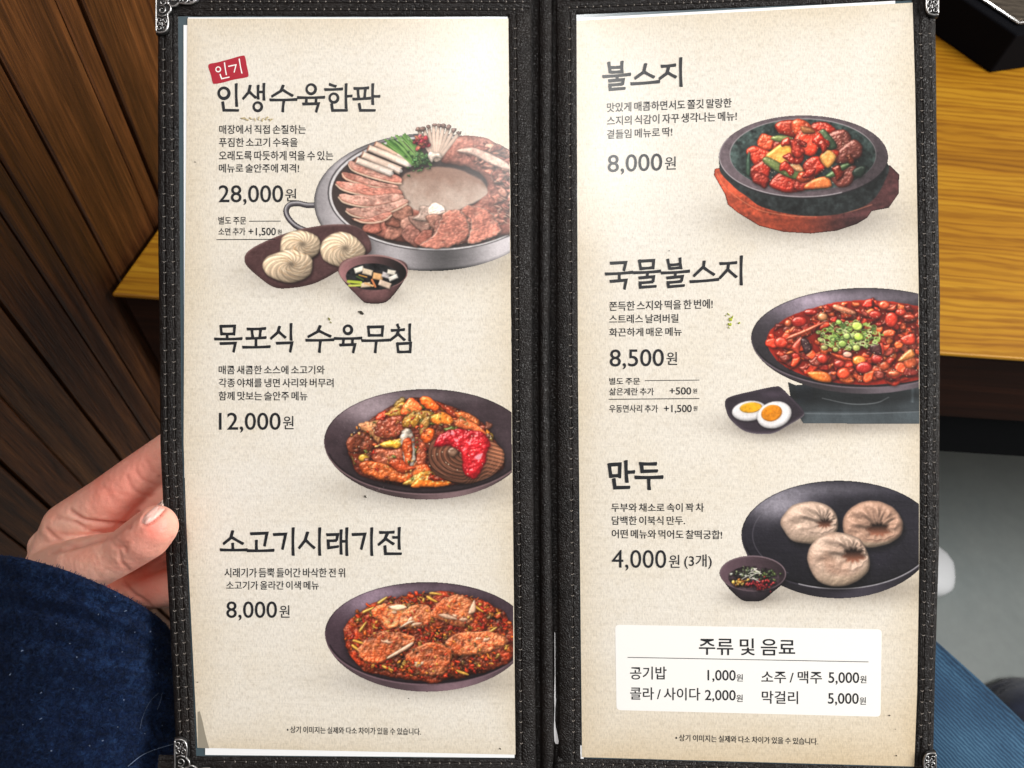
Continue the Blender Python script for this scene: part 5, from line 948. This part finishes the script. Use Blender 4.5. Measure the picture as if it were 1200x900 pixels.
T_('description', 'f', 1, '두부와 채소로 속이 꽉 차', 716.4, 825, 589.5, 599.7); T_('description', 'f', 1, '담백한 이북식 만두.', 717, 802.8, 604.6, 615); T_('description', 'f', 1, '어떤 메뉴와 먹어도 찰떡궁합!', 717, 846.2, 620, 630.6, 1.2)
T_('price', 'f', 1, '4,000', 717, 780.7, 644, 668.5, .4); T_('price', 'f', 1, '원', 784, 796.3, 650, 665.2); T_('price', 'f', 1, '(3개)', 801.8, 834, 649.4, 666.6)
T_('price_box_lettering', 'x', 1, '주류 및 음료', 819, 931.6, 747, 767, 1.4)
T_('price_box_lettering', 'x', 1, '공기밥', 738.4, 781, 780.8, 796); T_('price_box_lettering', 'x', 1, '1,000', 829, 862, 784.6, 799, .3); T_('price_box_lettering', 'x', 1, '원', 862.8, 870.4, 789.6, 798.2)
T_('price_box_lettering', 'x', 1, '콜라 / 사이다', 738.4, 820.6, 804.8, 819.6, 1); T_('price_box_lettering', 'x', 1, '2,000', 826, 862, 808, 822.2, .3); T_('price_box_lettering', 'x', 1, '원', 862.8, 870.2, 813.6, 822.2)
T_('price_box_lettering', 'x', 1, '소주 / 맥주', 892, 963, 785.6, 800.2, .6); T_('price_box_lettering', 'x', 1, '5,000', 970.6, 1006.6, 787.2, 802, .3); T_('price_box_lettering', 'x', 1, '원', 1007.6, 1015, 791.4, 800.2)
T_('price_box_lettering', 'x', 1, '막걸리', 892.6, 935, 809, 824.2, .6); T_('price_box_lettering', 'x', 1, '5,000', 970, 1006, 811.6, 826.4, .3); T_('price_box_lettering', 'x', 1, '원', 1007, 1014.4, 816.6, 825.4)
T_('footnote', 'b', 1, '• 상기 이미지는 실제와 다소 차이가 있을 수 있습니다.', 791.5, 958.6, 860, 868, 4.6)
curves = []
for i, tx in enumerate(TXT):
    cu = bpy.data.curves.new('type', 'FONT'); cu.body = tx[3]; cu.resolution_u = 4; cu.offset = .010 if tx[0] != 'price' else (.006 if tx[3] != '4,000' else .001); cu.space_word = .55 if tx[0] == 'description' else .75
    o = bpy.data.objects.new('type', cu); COL.objects.link(o); curves.append(o)
dg = bpy.context.evaluated_depsgraph_get(); blocks = {}
for o, (part, blk, side, s_, x0, x1, y0, y1, sl) in zip(curves, TXT):
    me = bpy.data.meshes.new_from_object(o.evaluated_get(dg)); n = len(me.vertices); v = np.zeros(n*3); me.vertices.foreach_get('co', v); v = v.reshape(-1, 3)
    lo, hi = v.min(0), v.max(0); u = (v[:, 0]-lo[0])/(hi[0]-lo[0]); w = (v[:, 1]-lo[1])/(hi[1]-lo[1])
    px = x0+u*(x1-x0); py = y1-w*(y1-y0)+sl*u
    blocks.setdefault((part, blk, side), MB()).add(mpt(px, py, np.full(n, .00037), side), [tuple(p.vertices) for p in me.polygons])
    bpy.data.meshes.remove(me)
for o in curves:
    cu = o.data; bpy.data.objects.remove(o); bpy.data.curves.remove(cu)
def rule(mb, side, x0, y0, x1, y1, w):
    P = np.array([(x0, y0-w/2), (x1, y1-w/2), (x1, y1+w/2), (x0, y0+w/2)]); mb.add(mpt(P[:, 0], P[:, 1], np.full(4, .00037), side), [(0, 1, 2, 3)])
b = blocks[('extra_order', 'a', 0)]; rule(b, 0, 292.4, 259.4, 329.2, 259.3, .8); rule(b, 0, 254, 281, 323, 280.6, .9)
b = blocks[('extra_order', 'e', 1)]; rule(b, 1, 755.8, 446, 819.5, 445.4, .8); rule(b, 1, 713.3, 467.9, 819.5, 467, .9)
b = blocks[('price_box_lettering', 'x', 1)]; rule(b, 1, 735.4, 770, 1017.4, 775.3, .8)
for (part, blk, side), b in blocks.items(): b.build(part, MAT['black_ink'], shL if side == 0 else shR)
# scraps printed or stuck on the sheets, then one painted patch of shade
def scrap(name, side, x, y, r, asp, rot, mat, seed):
    rs = np.random.default_rng(seed); t = np.arange(10)/10*2*np.pi; q = r*(1+.28*rs.standard_normal(10)); a, b2 = q*np.cos(t), q*np.sin(t)*asp; c, s2 = math.cos(rot), math.sin(rot)
    P = smooth(np.c_[x+a*c-b2*s2, y+a*s2+b2*c], 3); n = len(P); V = np.vstack([mpt(P[:, 0], P[:, 1], np.full(n, .0003), side), mpt(x+(P[:, 0]-x)*.6, y+(P[:, 1]-y)*.6, np.full(n, .0007), side)])
    return V, [(i, (i+1) % n, n+(i+1) % n, n+i) for i in range(n)]+[tuple(range(n, 2*n))]
def scraps(name, side, items, mat, parent):
    for k, it in enumerate(items):
        v, f = scrap(name, side, *it, mat, k+int(it[0])); mesh(name, v, f, mat, parent)
scraps('herb_flake', 1, [(853.5, 368.5, 1.6, .5, .6), (855.5, 375, 2.6, .8, 1.2), (855, 380.5, 2.4, .7, .4), (858, 372, 1.6, .6, 2.), (850.5, 370, 1.2, .5, .3), (866, 378.5, 1.5, .7, .2), (854, 384, 1.2, .6, 1.)], MAT['green_ink'], shR)
scraps('herb_flake', 0, [(386, 374, 2.0, .5, 1.0), (388, 378, 1.2, .5, 1.)], MAT['olive_ink'], shL)
scraps('dark_crumb', 0, [(422.5, 366, 2.6, .75, .4), (424.5, 367.8, 1.6, .7, .2), (428, 581.5, 1.6, .6, .8), (586.5, 877, 1.6, .4, .7), (231.6, 799, .8, .6, 0), (479, 818, .7, .6, 0), (508, 449, .5, .6, 0), (229, 190, 1.2, .3, .1)], MAT['speck'], shL)
scraps('dark_crumb', 1, [(1042, 838, .9, .8, 0), (1050, 885, .8, .8, 0), (784, 294, .9, .5, 0), (678.5, 433.5, .7, .6, 0), (1049, 854, .5, .6, 0)], MAT['speck'], shR)
scraps('smudge', 0, [(285 + 4.6*i, 139.6+(.8 if i % 2 else -.4), 2.4, .5, .4*i) for i in range(8)], MAT['smudge'], shL)
quad('corner_shade', 0, [(232.0, 834), (234.5, 833), (238, 846), (240.5, 858), (243, 868), (245.5, 876.5), (232.6, 876)], .00034, flat_ink('shade_grey', L8(150, 143, 128)), shL)  # shade painted as a flat grey patch on the sheet's lower corner
# ---------------------------------------------------------------- the diner: left hand, fleece sleeve, jeans leg, white shoe
def mat_skin():
    t = NT('skin'); v = t.coord('Object'); a = t.n('ShaderNodeAttribute', attribute_name='tint')
    mott = t.noise(v, 90, 5, .6); c = t.mix(a.outputs['Color'], t.ramp(mott, [(.3, (1.0, .80, .77, 1)), (.55, grey(1)), (.8, (1.04, 1.08, 1.06, 1))]), .9, 'MULTIPLY')
    ln = t.noise(v, 1500, 3, .6); po = t.noise(v, 420, 4, .6)
    return t.set(Base_Color=c, Roughness=.46, Subsurface_Weight=.12, Subsurface_Radius=(.006, .0022, .0012), Subsurface_Scale=.6, Normal=t.bump(t.math('ADD', ln, t.math('MULTIPLY', po, 1.3)), .35, .0004))
def hull(pts):                                                      # tapered limb between two balls: (x px, y px, depth m, radius m)
    bm = bmesh.new()
    for x, y, d, r in pts:
        bmesh.ops.create_icosphere(bm, subdivisions=3, radius=r, matrix=Matrix.Translation(Vector(at_d(x, y, d))))
    bmesh.ops.convex_hull(bm, input=bm.verts)
    bmesh.ops.delete(bm, geom=[v for v in bm.verts if not v.link_faces], context='VERTS')
    V = np.array([v.co[:] for v in bm.verts]); idx = {v: i for i, v in enumerate(bm.verts)}; Fq = [tuple(idx[v] for v in f.verts) for f in bm.faces]; bm.free(); return V, Fq
def chain(mb, pts):
    for a, b in zip(pts[:-1], pts[1:]): mb.add(*hull([a, b]))
hm = MB()
thumb = [(64, 676, .374, .0140), (100, 662, .356, .0120), (144, 647, .3425, .0088), (172, 628, .3345, .0093), (183, 617, .3320, .0084)]
index = [(84, 620, .380, .0128), (126, 588, .372, .0110), (164, 557, .365, .0096), (205, 528, .3615, .0092), (250, 498, .3605, .0080)]
middle = [(110, 640, .390, .0110), (160, 604, .381, .0096), (215, 566, .368, .0090), (262, 540, .363, .0080)]
ring = [(120, 672, .384, .0110), (165, 650, .378, .0098), (222, 628, .368, .0088), (268, 606, .364, .0078)]
little = [(128, 705, .380, .0110), (170, 690, .374, .0094), (222, 684, .367, .0080), (256, 672, .364, .0070)]
for ch in (thumb, index, middle, ring, little): chain(hm, ch)
hm.add(*hull([(64, 676, .378, .0140), (84, 620, .384, .0128), (110, 640, .391, .0115), (128, 700, .384, .0120)]))        # palm
hm.add(*hull([(64, 676, .378, .0140), (128, 705, .384, .0120), (92, 760, .388, .0190)]))
hm.add(*hull([(52, 640, .382, .0070), (84, 616, .386, .0090), (70, 668, .376, .0110)]))
hm.add(*hull([(92, 756, .388, .0200), (60, 900, .392, .0230)])); hm.add(*hull([(60, 900, .392, .0230), (30, 1100, .40, .030)]))  # wrist, forearm
raw = bpy.data.meshes.new('raw'); raw.from_pydata([tuple(v) for v in np.vstack(hm.v)], [], hm.f); raw.update(); ro = bpy.data.objects.new('raw', raw); COL.objects.link(ro)
m = ro.modifiers.new('r', 'REMESH'); m.mode = 'VOXEL'; m.voxel_size = .00085; m2 = ro.modifiers.new('s', 'SMOOTH'); m2.factor = .5; m2.iterations = 6
dg = bpy.context.evaluated_depsgraph_get(); hme = bpy.data.meshes.new_from_object(ro.evaluated_get(dg)); bpy.data.objects.remove(ro)
n = len(hme.vertices); HV_ = np.zeros(n*3); hme.vertices.foreach_get('co', HV_); HV_ = HV_.reshape(-1, 3); HN = np.zeros(n*3); hme.vertex_normals.foreach_get('vector', HN); HN = HN.reshape(-1, 3)
HF = [tuple(p.vertices) for p in hme.polygons]; bpy.data.meshes.remove(hme)
px, dep = to_px(HV_); facing = np.clip(np.einsum('ij,ij->i', HN, (EYE-HV_)/np.linalg.norm(EYE-HV_, axis=1)[:, None])*2, 0, 1)
def pdist(P, pts):
    Q = opencurve(pts, 8); d = np.full(len(P), 1e9)
    for a, b in zip(Q[:-1], Q[1:]): e = b-a; t = np.clip(((P-a) @ e)/(e @ e+1e-9), 0, 1); d = np.minimum(d, np.linalg.norm(P-a-t[:, None]*e, axis=1))
    return d
disp = np.zeros(n); dark = np.zeros(n)
CRE = [([(82, 599), (98, 609), (122, 613), (140, 614), (150, 617)], 1.6, .0011), ([(148, 558), (152, 570), (162, 578), (176, 582)], 1.6, .0004), ([(158, 552), (166, 562), (180, 568)], 1.4, .0003), ([(128, 632), (134, 640), (144, 642), (146, 648)], 1.4, .0006), ([(133, 630), (138, 636), (147, 637)], 1.2, .0004),
       ([(54, 620), (62, 628), (74, 636), (86, 640)], 1.6, .0008), ([(66, 606), (84, 612), (104, 618)], 1.8, .0004), ([(70, 626), (96, 628), (126, 622)], 1.6, .0004), ([(139, 648), (142, 660), (152, 670)], 1.4, .0004), ([(144, 682), (156, 696), (166, 702), (180, 714), (196, 724)], 1.6, .0008), ([(158, 676), (176, 672), (194, 662)], 2., .0003), ([(40, 648), (56, 642), (76, 646)], 1.6, .0003)]
CRE += [([(60, 648), (84, 642), (112, 634), (132, 628), (150, 612), (162, 601)], 1.8, .0011), ([(150, 672), (172, 664), (190, 652), (203, 632)], 1.6, .0008), ([(88, 612), (104, 622), (126, 626)], 1.3, .0005), ([(120, 571), (128, 578), (132, 590)], 2., .00025), ([(172, 541), (178, 552), (188, 560)], 1.6, .00035)]
CRE += [([(196.5, 590), (191.5, 599), (183.5, 607), (175.5, 613), (169, 615.5), (166, 611), (169, 605)], .9, .0013)]
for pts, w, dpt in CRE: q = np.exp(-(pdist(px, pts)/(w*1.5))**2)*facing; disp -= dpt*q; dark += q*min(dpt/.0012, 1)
ta = np.exp(-((px[:, 0]-112)/26)**2-((px[:, 1]-662)/14)**2); disp += .00010*ta*facing*np.sin((px[:, 0]*.80+px[:, 1]*.60)*1.5+1.6*nz(px[:, 0], px[:, 1], 2, 1.5, 7))
disp += .00012*facing*nz(px[:, 0], px[:, 1], 1, 2.2, 5)
disp += .00022*facing*nz(px[:, 0]*3, px[:, 1]*3, 2, .6, 2)
HV_ = HV_+HN*disp[:, None]
sk = np.empty((n, 3)); sk[:] = C(249, 194, 172); rd = np.zeros(n)
for x, y, r, s_ in [(186, 618, 20, .75), (125, 580, 46, .6), (168, 545, 32, .5), (160, 640, 28, .3), (180, 690, 40, .5), (100, 655, 40, .15)]: rd += s_*np.exp(-((px[:, 0]-x)**2+(px[:, 1]-y)**2)/r**2)
sk = sk+(C(240, 140, 124)-sk)*np.clip(rd, 0, .85)[:, None]; pal = np.exp(-((px[:, 0]-100)**2+(px[:, 1]-622)**2)/30**2)[:, None]; sk = sk+(C(253, 208, 186)-sk)*pal*.45
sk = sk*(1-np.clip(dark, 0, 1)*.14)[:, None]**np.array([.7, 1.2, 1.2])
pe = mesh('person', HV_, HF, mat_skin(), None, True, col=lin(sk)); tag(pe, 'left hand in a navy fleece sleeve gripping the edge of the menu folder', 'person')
bv = BVHTree.FromPolygons([Vector(v) for v in HV_], HF)
def on_hand(x, y, up):
    d = Vector(w_ray(x, y)).normalized(); loc, nn, i, di = bv.ray_cast(Vector(EYE), d); 
    return None if loc is None else np.array(loc)-np.array(d)*up
nail = smooth([(166.5, 611), (169, 605.5), (177, 597.5), (186, 589.5), (194, 583.2), (197.6, 585), (197.2, 590), (192, 598.5), (184, 606.5), (176, 612.5), (169.5, 615)], 3); cN = nail.mean(0); V = []; rings = [1., .9, .7, .45, .2]
for k, r_ in enumerate(rings):
    for p in nail:
        q = cN+(p-cN)*r_; P = on_hand(q[0], q[1], .00010 if k == 0 else .00060)
        if P is None: P = at_d(q[0], q[1], .3255)
        V.append(P)
nn = len(nail); V = np.array(V); cvv = V[-nn:].mean(0); Fq = grid_faces(len(rings), nn, True).tolist()+[((len(rings)-1)*nn+i, (len(rings)-1)*nn+(i+1) % nn, len(V)) for i in range(nn)]; V = np.vstack([V, cvv])
npx, _ = to_px(V); tip = np.clip(((npx[:, 0]-190)*.74-(npx[:, 1]-591)*.67)/6+.3, 0, 1); tip = sstep(.35, .8, tip)
nc = C(246, 196, 184)*(1-tip)[:, None]+C(252, 238, 222)*tip[:, None]
t = NT('nail'); a = t.n('ShaderNodeAttribute', attribute_name='tint'); mesh('thumbnail', V, Fq, t.set(Base_Color=a.outputs['Color'], Roughness=.28, Subsurface_Weight=.1, Subsurface_Radius=(.003, .001, .001), Coat_Weight=.3), pe, True, col=lin(nc))
# sleeve: a wide soft tube, cuff turned in; swept down to the left
def mat_fleece():
    t = NT('navy_fleece'); v = t.coord('Object'); n1 = t.noise(v, 330, 5, .75, .9); n2 = t.noise(v, 70, 4, .6)
    c = t.ramp(t.math('ADD', t.math('MULTIPLY', n1, .8), t.math('MULTIPLY', n2, .2)), [(.36, L8(7, 17, 40)), (.5, L8(14, 31, 66)), (.66, L8(36, 62, 104))])
    return t.set(Base_Color=c, Roughness=.95, Normal=t.bump(n1, 1., .0028), Sheen_Weight=.06, Sheen_Roughness=.5, Sheen_Tint=(.4, .6, 1, 1), Specular_IOR_Level=.15)
# cuff ring: traced where the cuff lies, given its own depth all the way round
def sleeve():
    m = 300; t = np.arange(m)/m*2*np.pi
    ax = [(90, 702, .389), (88, 760, .389), (84, 840, .391), (78, 930, .394), (70, 1040, .400)]
    rads = [(116, .048), (124, .049), (134, .048), (144, .050), (152, .054)]
    ux = np.array([.925, .38]); V = []; rows = []
    S_ = np.linspace(0, 1, 150)
    A = opencurve(ax, 10) if False else np.array(ax, float); kk = np.linspace(0, 1, len(ax))
    prof = [(0., .80, -.10), (0., .86, -.03), (0., .94, 0.), (0., 1., .0)]
    def ringpts(s_, f, lead):
        c = np.array([np.interp(s_, kk, A[:, i]) for i in range(3)]); R = np.interp(s_, kk, [q[0] for q in rads])*f; D = np.interp(s_, kk, [q[1] for q in rads])*f
        tilt = np.interp(s_, kk, [.36, .30, .22, .15, .1]); u = np.array([math.cos(tilt), math.sin(tilt)])
        x = c[0]+R*np.cos(t)*u[0]; y = c[1]+R*np.cos(t)*u[1]-lead*60-26*np.sin(t); d = c[2]-D*np.sin(t)
        return x, y, d
    for s_, f, lead in [(.10, .72, 0.), (.05, .80, 0.), (.012, .88, 0.), (.0, .93, .03), (.0, .98, .03), (.008, 1., .02)]: rows.append(ringpts(s_, f, lead))
    for s_ in np.linspace(.02, 1, 190): rows.append(ringpts(s_, 1+.02*math.sin(s_*21)+.012*math.sin(s_*47+1), 0.))
    for k, (x, y, d) in enumerate(rows):
        P = EYE+(np.stack([(x-CX)/F, (y-CY)/F, np.ones_like(x)], -1)*d[:, None]) @ RW.T; V.append(P)
    V = np.array(V); cen = V.mean(1, keepdims=True); N = V-cen; N /= np.linalg.norm(N, axis=2)[..., None]
    K, J = np.meshgrid(np.arange(len(rows)), np.arange(m), indexing='ij'); tt = J/m*2*np.pi
    big = nz(60+12*np.cos(tt)+K*.10, 60+12*np.sin(tt)+K*.35, 2, 1.4, 3); fuzz = nz(K*1.9+np.cos(tt)*40, J*1.7, 0, 1., 4)+.8*nz(K*1., J*1., 1, 1.2, 9)
    wr = np.sin(K*.30+2.2*np.cos(tt+.6)+.8*big)*np.exp(-((K-60)/60.)**2)
    V = V+N*(.0016*big+.00030*fuzz+.0011*wr)[..., None]
    return V.reshape(-1, 3), grid_faces(len(rows), m, True)
V, Fq = sleeve(); slv = mesh('fleece_sleeve', V, Fq, mat_fleece(), pe, True)
bs_ = BVHTree.FromPolygons([Vector(v) for v in V], Fq.tolist()); fz = MB(); lt = MB(); rs = np.random.default_rng(9)
for k in range(20000):                                               # short pile standing up on the fleece
    x, y = rs.uniform(-5, 212), rs.uniform(652, 905); d = Vector(w_ray(x, y)).normalized(); loc, nn_, i, di = bs_.ray_cast(Vector(EYE), d)
    if loc is None: continue
    P = np.array(loc); N = np.array(nn_); N = N if N @ (EYE-P) > 0 else -N; q = rs.standard_normal(3); q -= N*(q @ N); q /= np.linalg.norm(q)
    L = rs.uniform(.0006, .0015); w = np.cross(N, q)*.0002; tipp = P+N*L*.65+q*L
    fz.add(np.array([P-w, P+w, tipp+w*.3, tipp-w*.3]), [(0, 1, 2, 3)])
tag(fz.build('pile', mat_fleece(), slv), kind='stuff')
for x, y in [(135, 699), (147, 716), (90, 770), (143, 764), (86, 807), (182, 761), (145, 820), (27, 849), (105, 874), (120, 868), (138, 852), (48, 842), (200, 784), (186, 789), (129, 832), (115, 720), (12, 790), (48, 812), (82, 754), (26, 763), (158, 741), (66, 731), (170, 860), (190, 850), (176, 740), (60, 880)]:
    d = Vector(w_ray(x, y)).normalized(); loc, nn_, i, di = bs_.ray_cast(Vector(EYE), d)
    if loc is None: continue
    P = np.array(loc)-np.array(d)*.0006; a = rs.standard_normal(3)*.00020*rs.uniform(.4, 1.2); lt.tube([P-a, P+a*.1+rs.standard_normal(3)*.0001, P+a], rs.uniform(.00012, .00026), 5)
for pts in ([(150, 898), (165, 886), (180, 879), (196, 874), (206, 871)], [(164, 854), (168, 838), (176, 822), (186, 812)], [(184, 832), (188, 822), (190, 812)]):
    Q = []
    for x, y in opencurve(pts, 5):
        loc, nn_, i, di = bs_.ray_cast(Vector(EYE), Vector(w_ray(x, y)).normalized())
        if loc is not None: Q.append(np.array(loc)-w_ray(x, y)*.0009)
    if len(Q) > 2: lt.tube(Q, .00004 if pts[0][0] != 150 else .00014, 5)
tag(lt.build('lint', mat_simple('pale_lint', L8(104, 120, 148), .8), slv), kind='stuff')
# jeans: thigh and knee below the menu, right
def mat_denim():
    t = NT('blue_denim'); v = t.coord('Object'); w = t.n('ShaderNodeTexWave', wave_type='BANDS', bands_direction='DIAGONAL'); w.inputs['Scale'].default_value = 160; w.inputs['Distortion'].default_value = 3; w.inputs['Detail'].default_value = 3; t.l(v, w.inputs['Vector'])
    n2 = t.noise(v, 14, 4); f = t.math('ADD', t.math('MULTIPLY', w.outputs['Fac'], .35), t.math('MULTIPLY', n2, .65))
    return t.set(Base_Color=t.ramp(f, [(.3, L8(20, 48, 74)), (.55, L8(38, 78, 110)), (.8, L8(78, 118, 146))]), Roughness=.85, Normal=t.bump(w.outputs['Fac'], .4, .001))
lg = MB(); Pk = np.array([at_d(1340, 1170, .66), at_d(1190, 1008, .71), at_d(1060, 866, .77), at_d(985, 782, .80), at_d(940, 736, .82)]); 
lg.tube(np.vstack([Pk, [at_d(915, 712, .83)]]), np.array([.088, .087, .085, .078, .06, .02]), 40)
mesh('trouser_leg', np.vstack(lg.v), lg.f, mat_denim(), pe, True)
# shoe: only its white toe shows past the menu
def shoe():
    tip_ = at_z(1112, 681, .0); V = []; m = 32; xs = np.linspace(0, 1, 26); dirn = np.array([-.98, .18, 0]); dirn /= np.linalg.norm(dirn); sd = np.array([-dirn[1], dirn[0], 0])
    for q in xs:
        r = math.sqrt(max(1-(1-min(q/.22, 1))**2, 0)); rb = math.sqrt(max(1-max((q-.86)/.14, 0)**2, 0)); wv = (.046*r-.006*math.sin(q*math.pi))*max(rb, .02)+.0005; hv = (.05+.05*sstep(.25, .75, np.array(q)))*(.35+.65*r)*max(rb, .02)
        for i in range(m):
            t = 2*math.pi*i/m; V.append(tip_+dirn*(.27*q)+sd*wv*math.copysign(abs(math.cos(t))**.8, math.cos(t))+Z3*(.001+hv*.5*(1+math.copysign(abs(math.sin(t))**.7, math.sin(t)))))
    return np.array(V), grid_faces(26, m, True).tolist()+[tuple(range(m))[::-1], tuple(25*m+np.arange(m))]
V, Fq = shoe(); mesh('shoe', V, Fq, mat_simple('white_leather', L8(226, 228, 230), .5), pe, True)
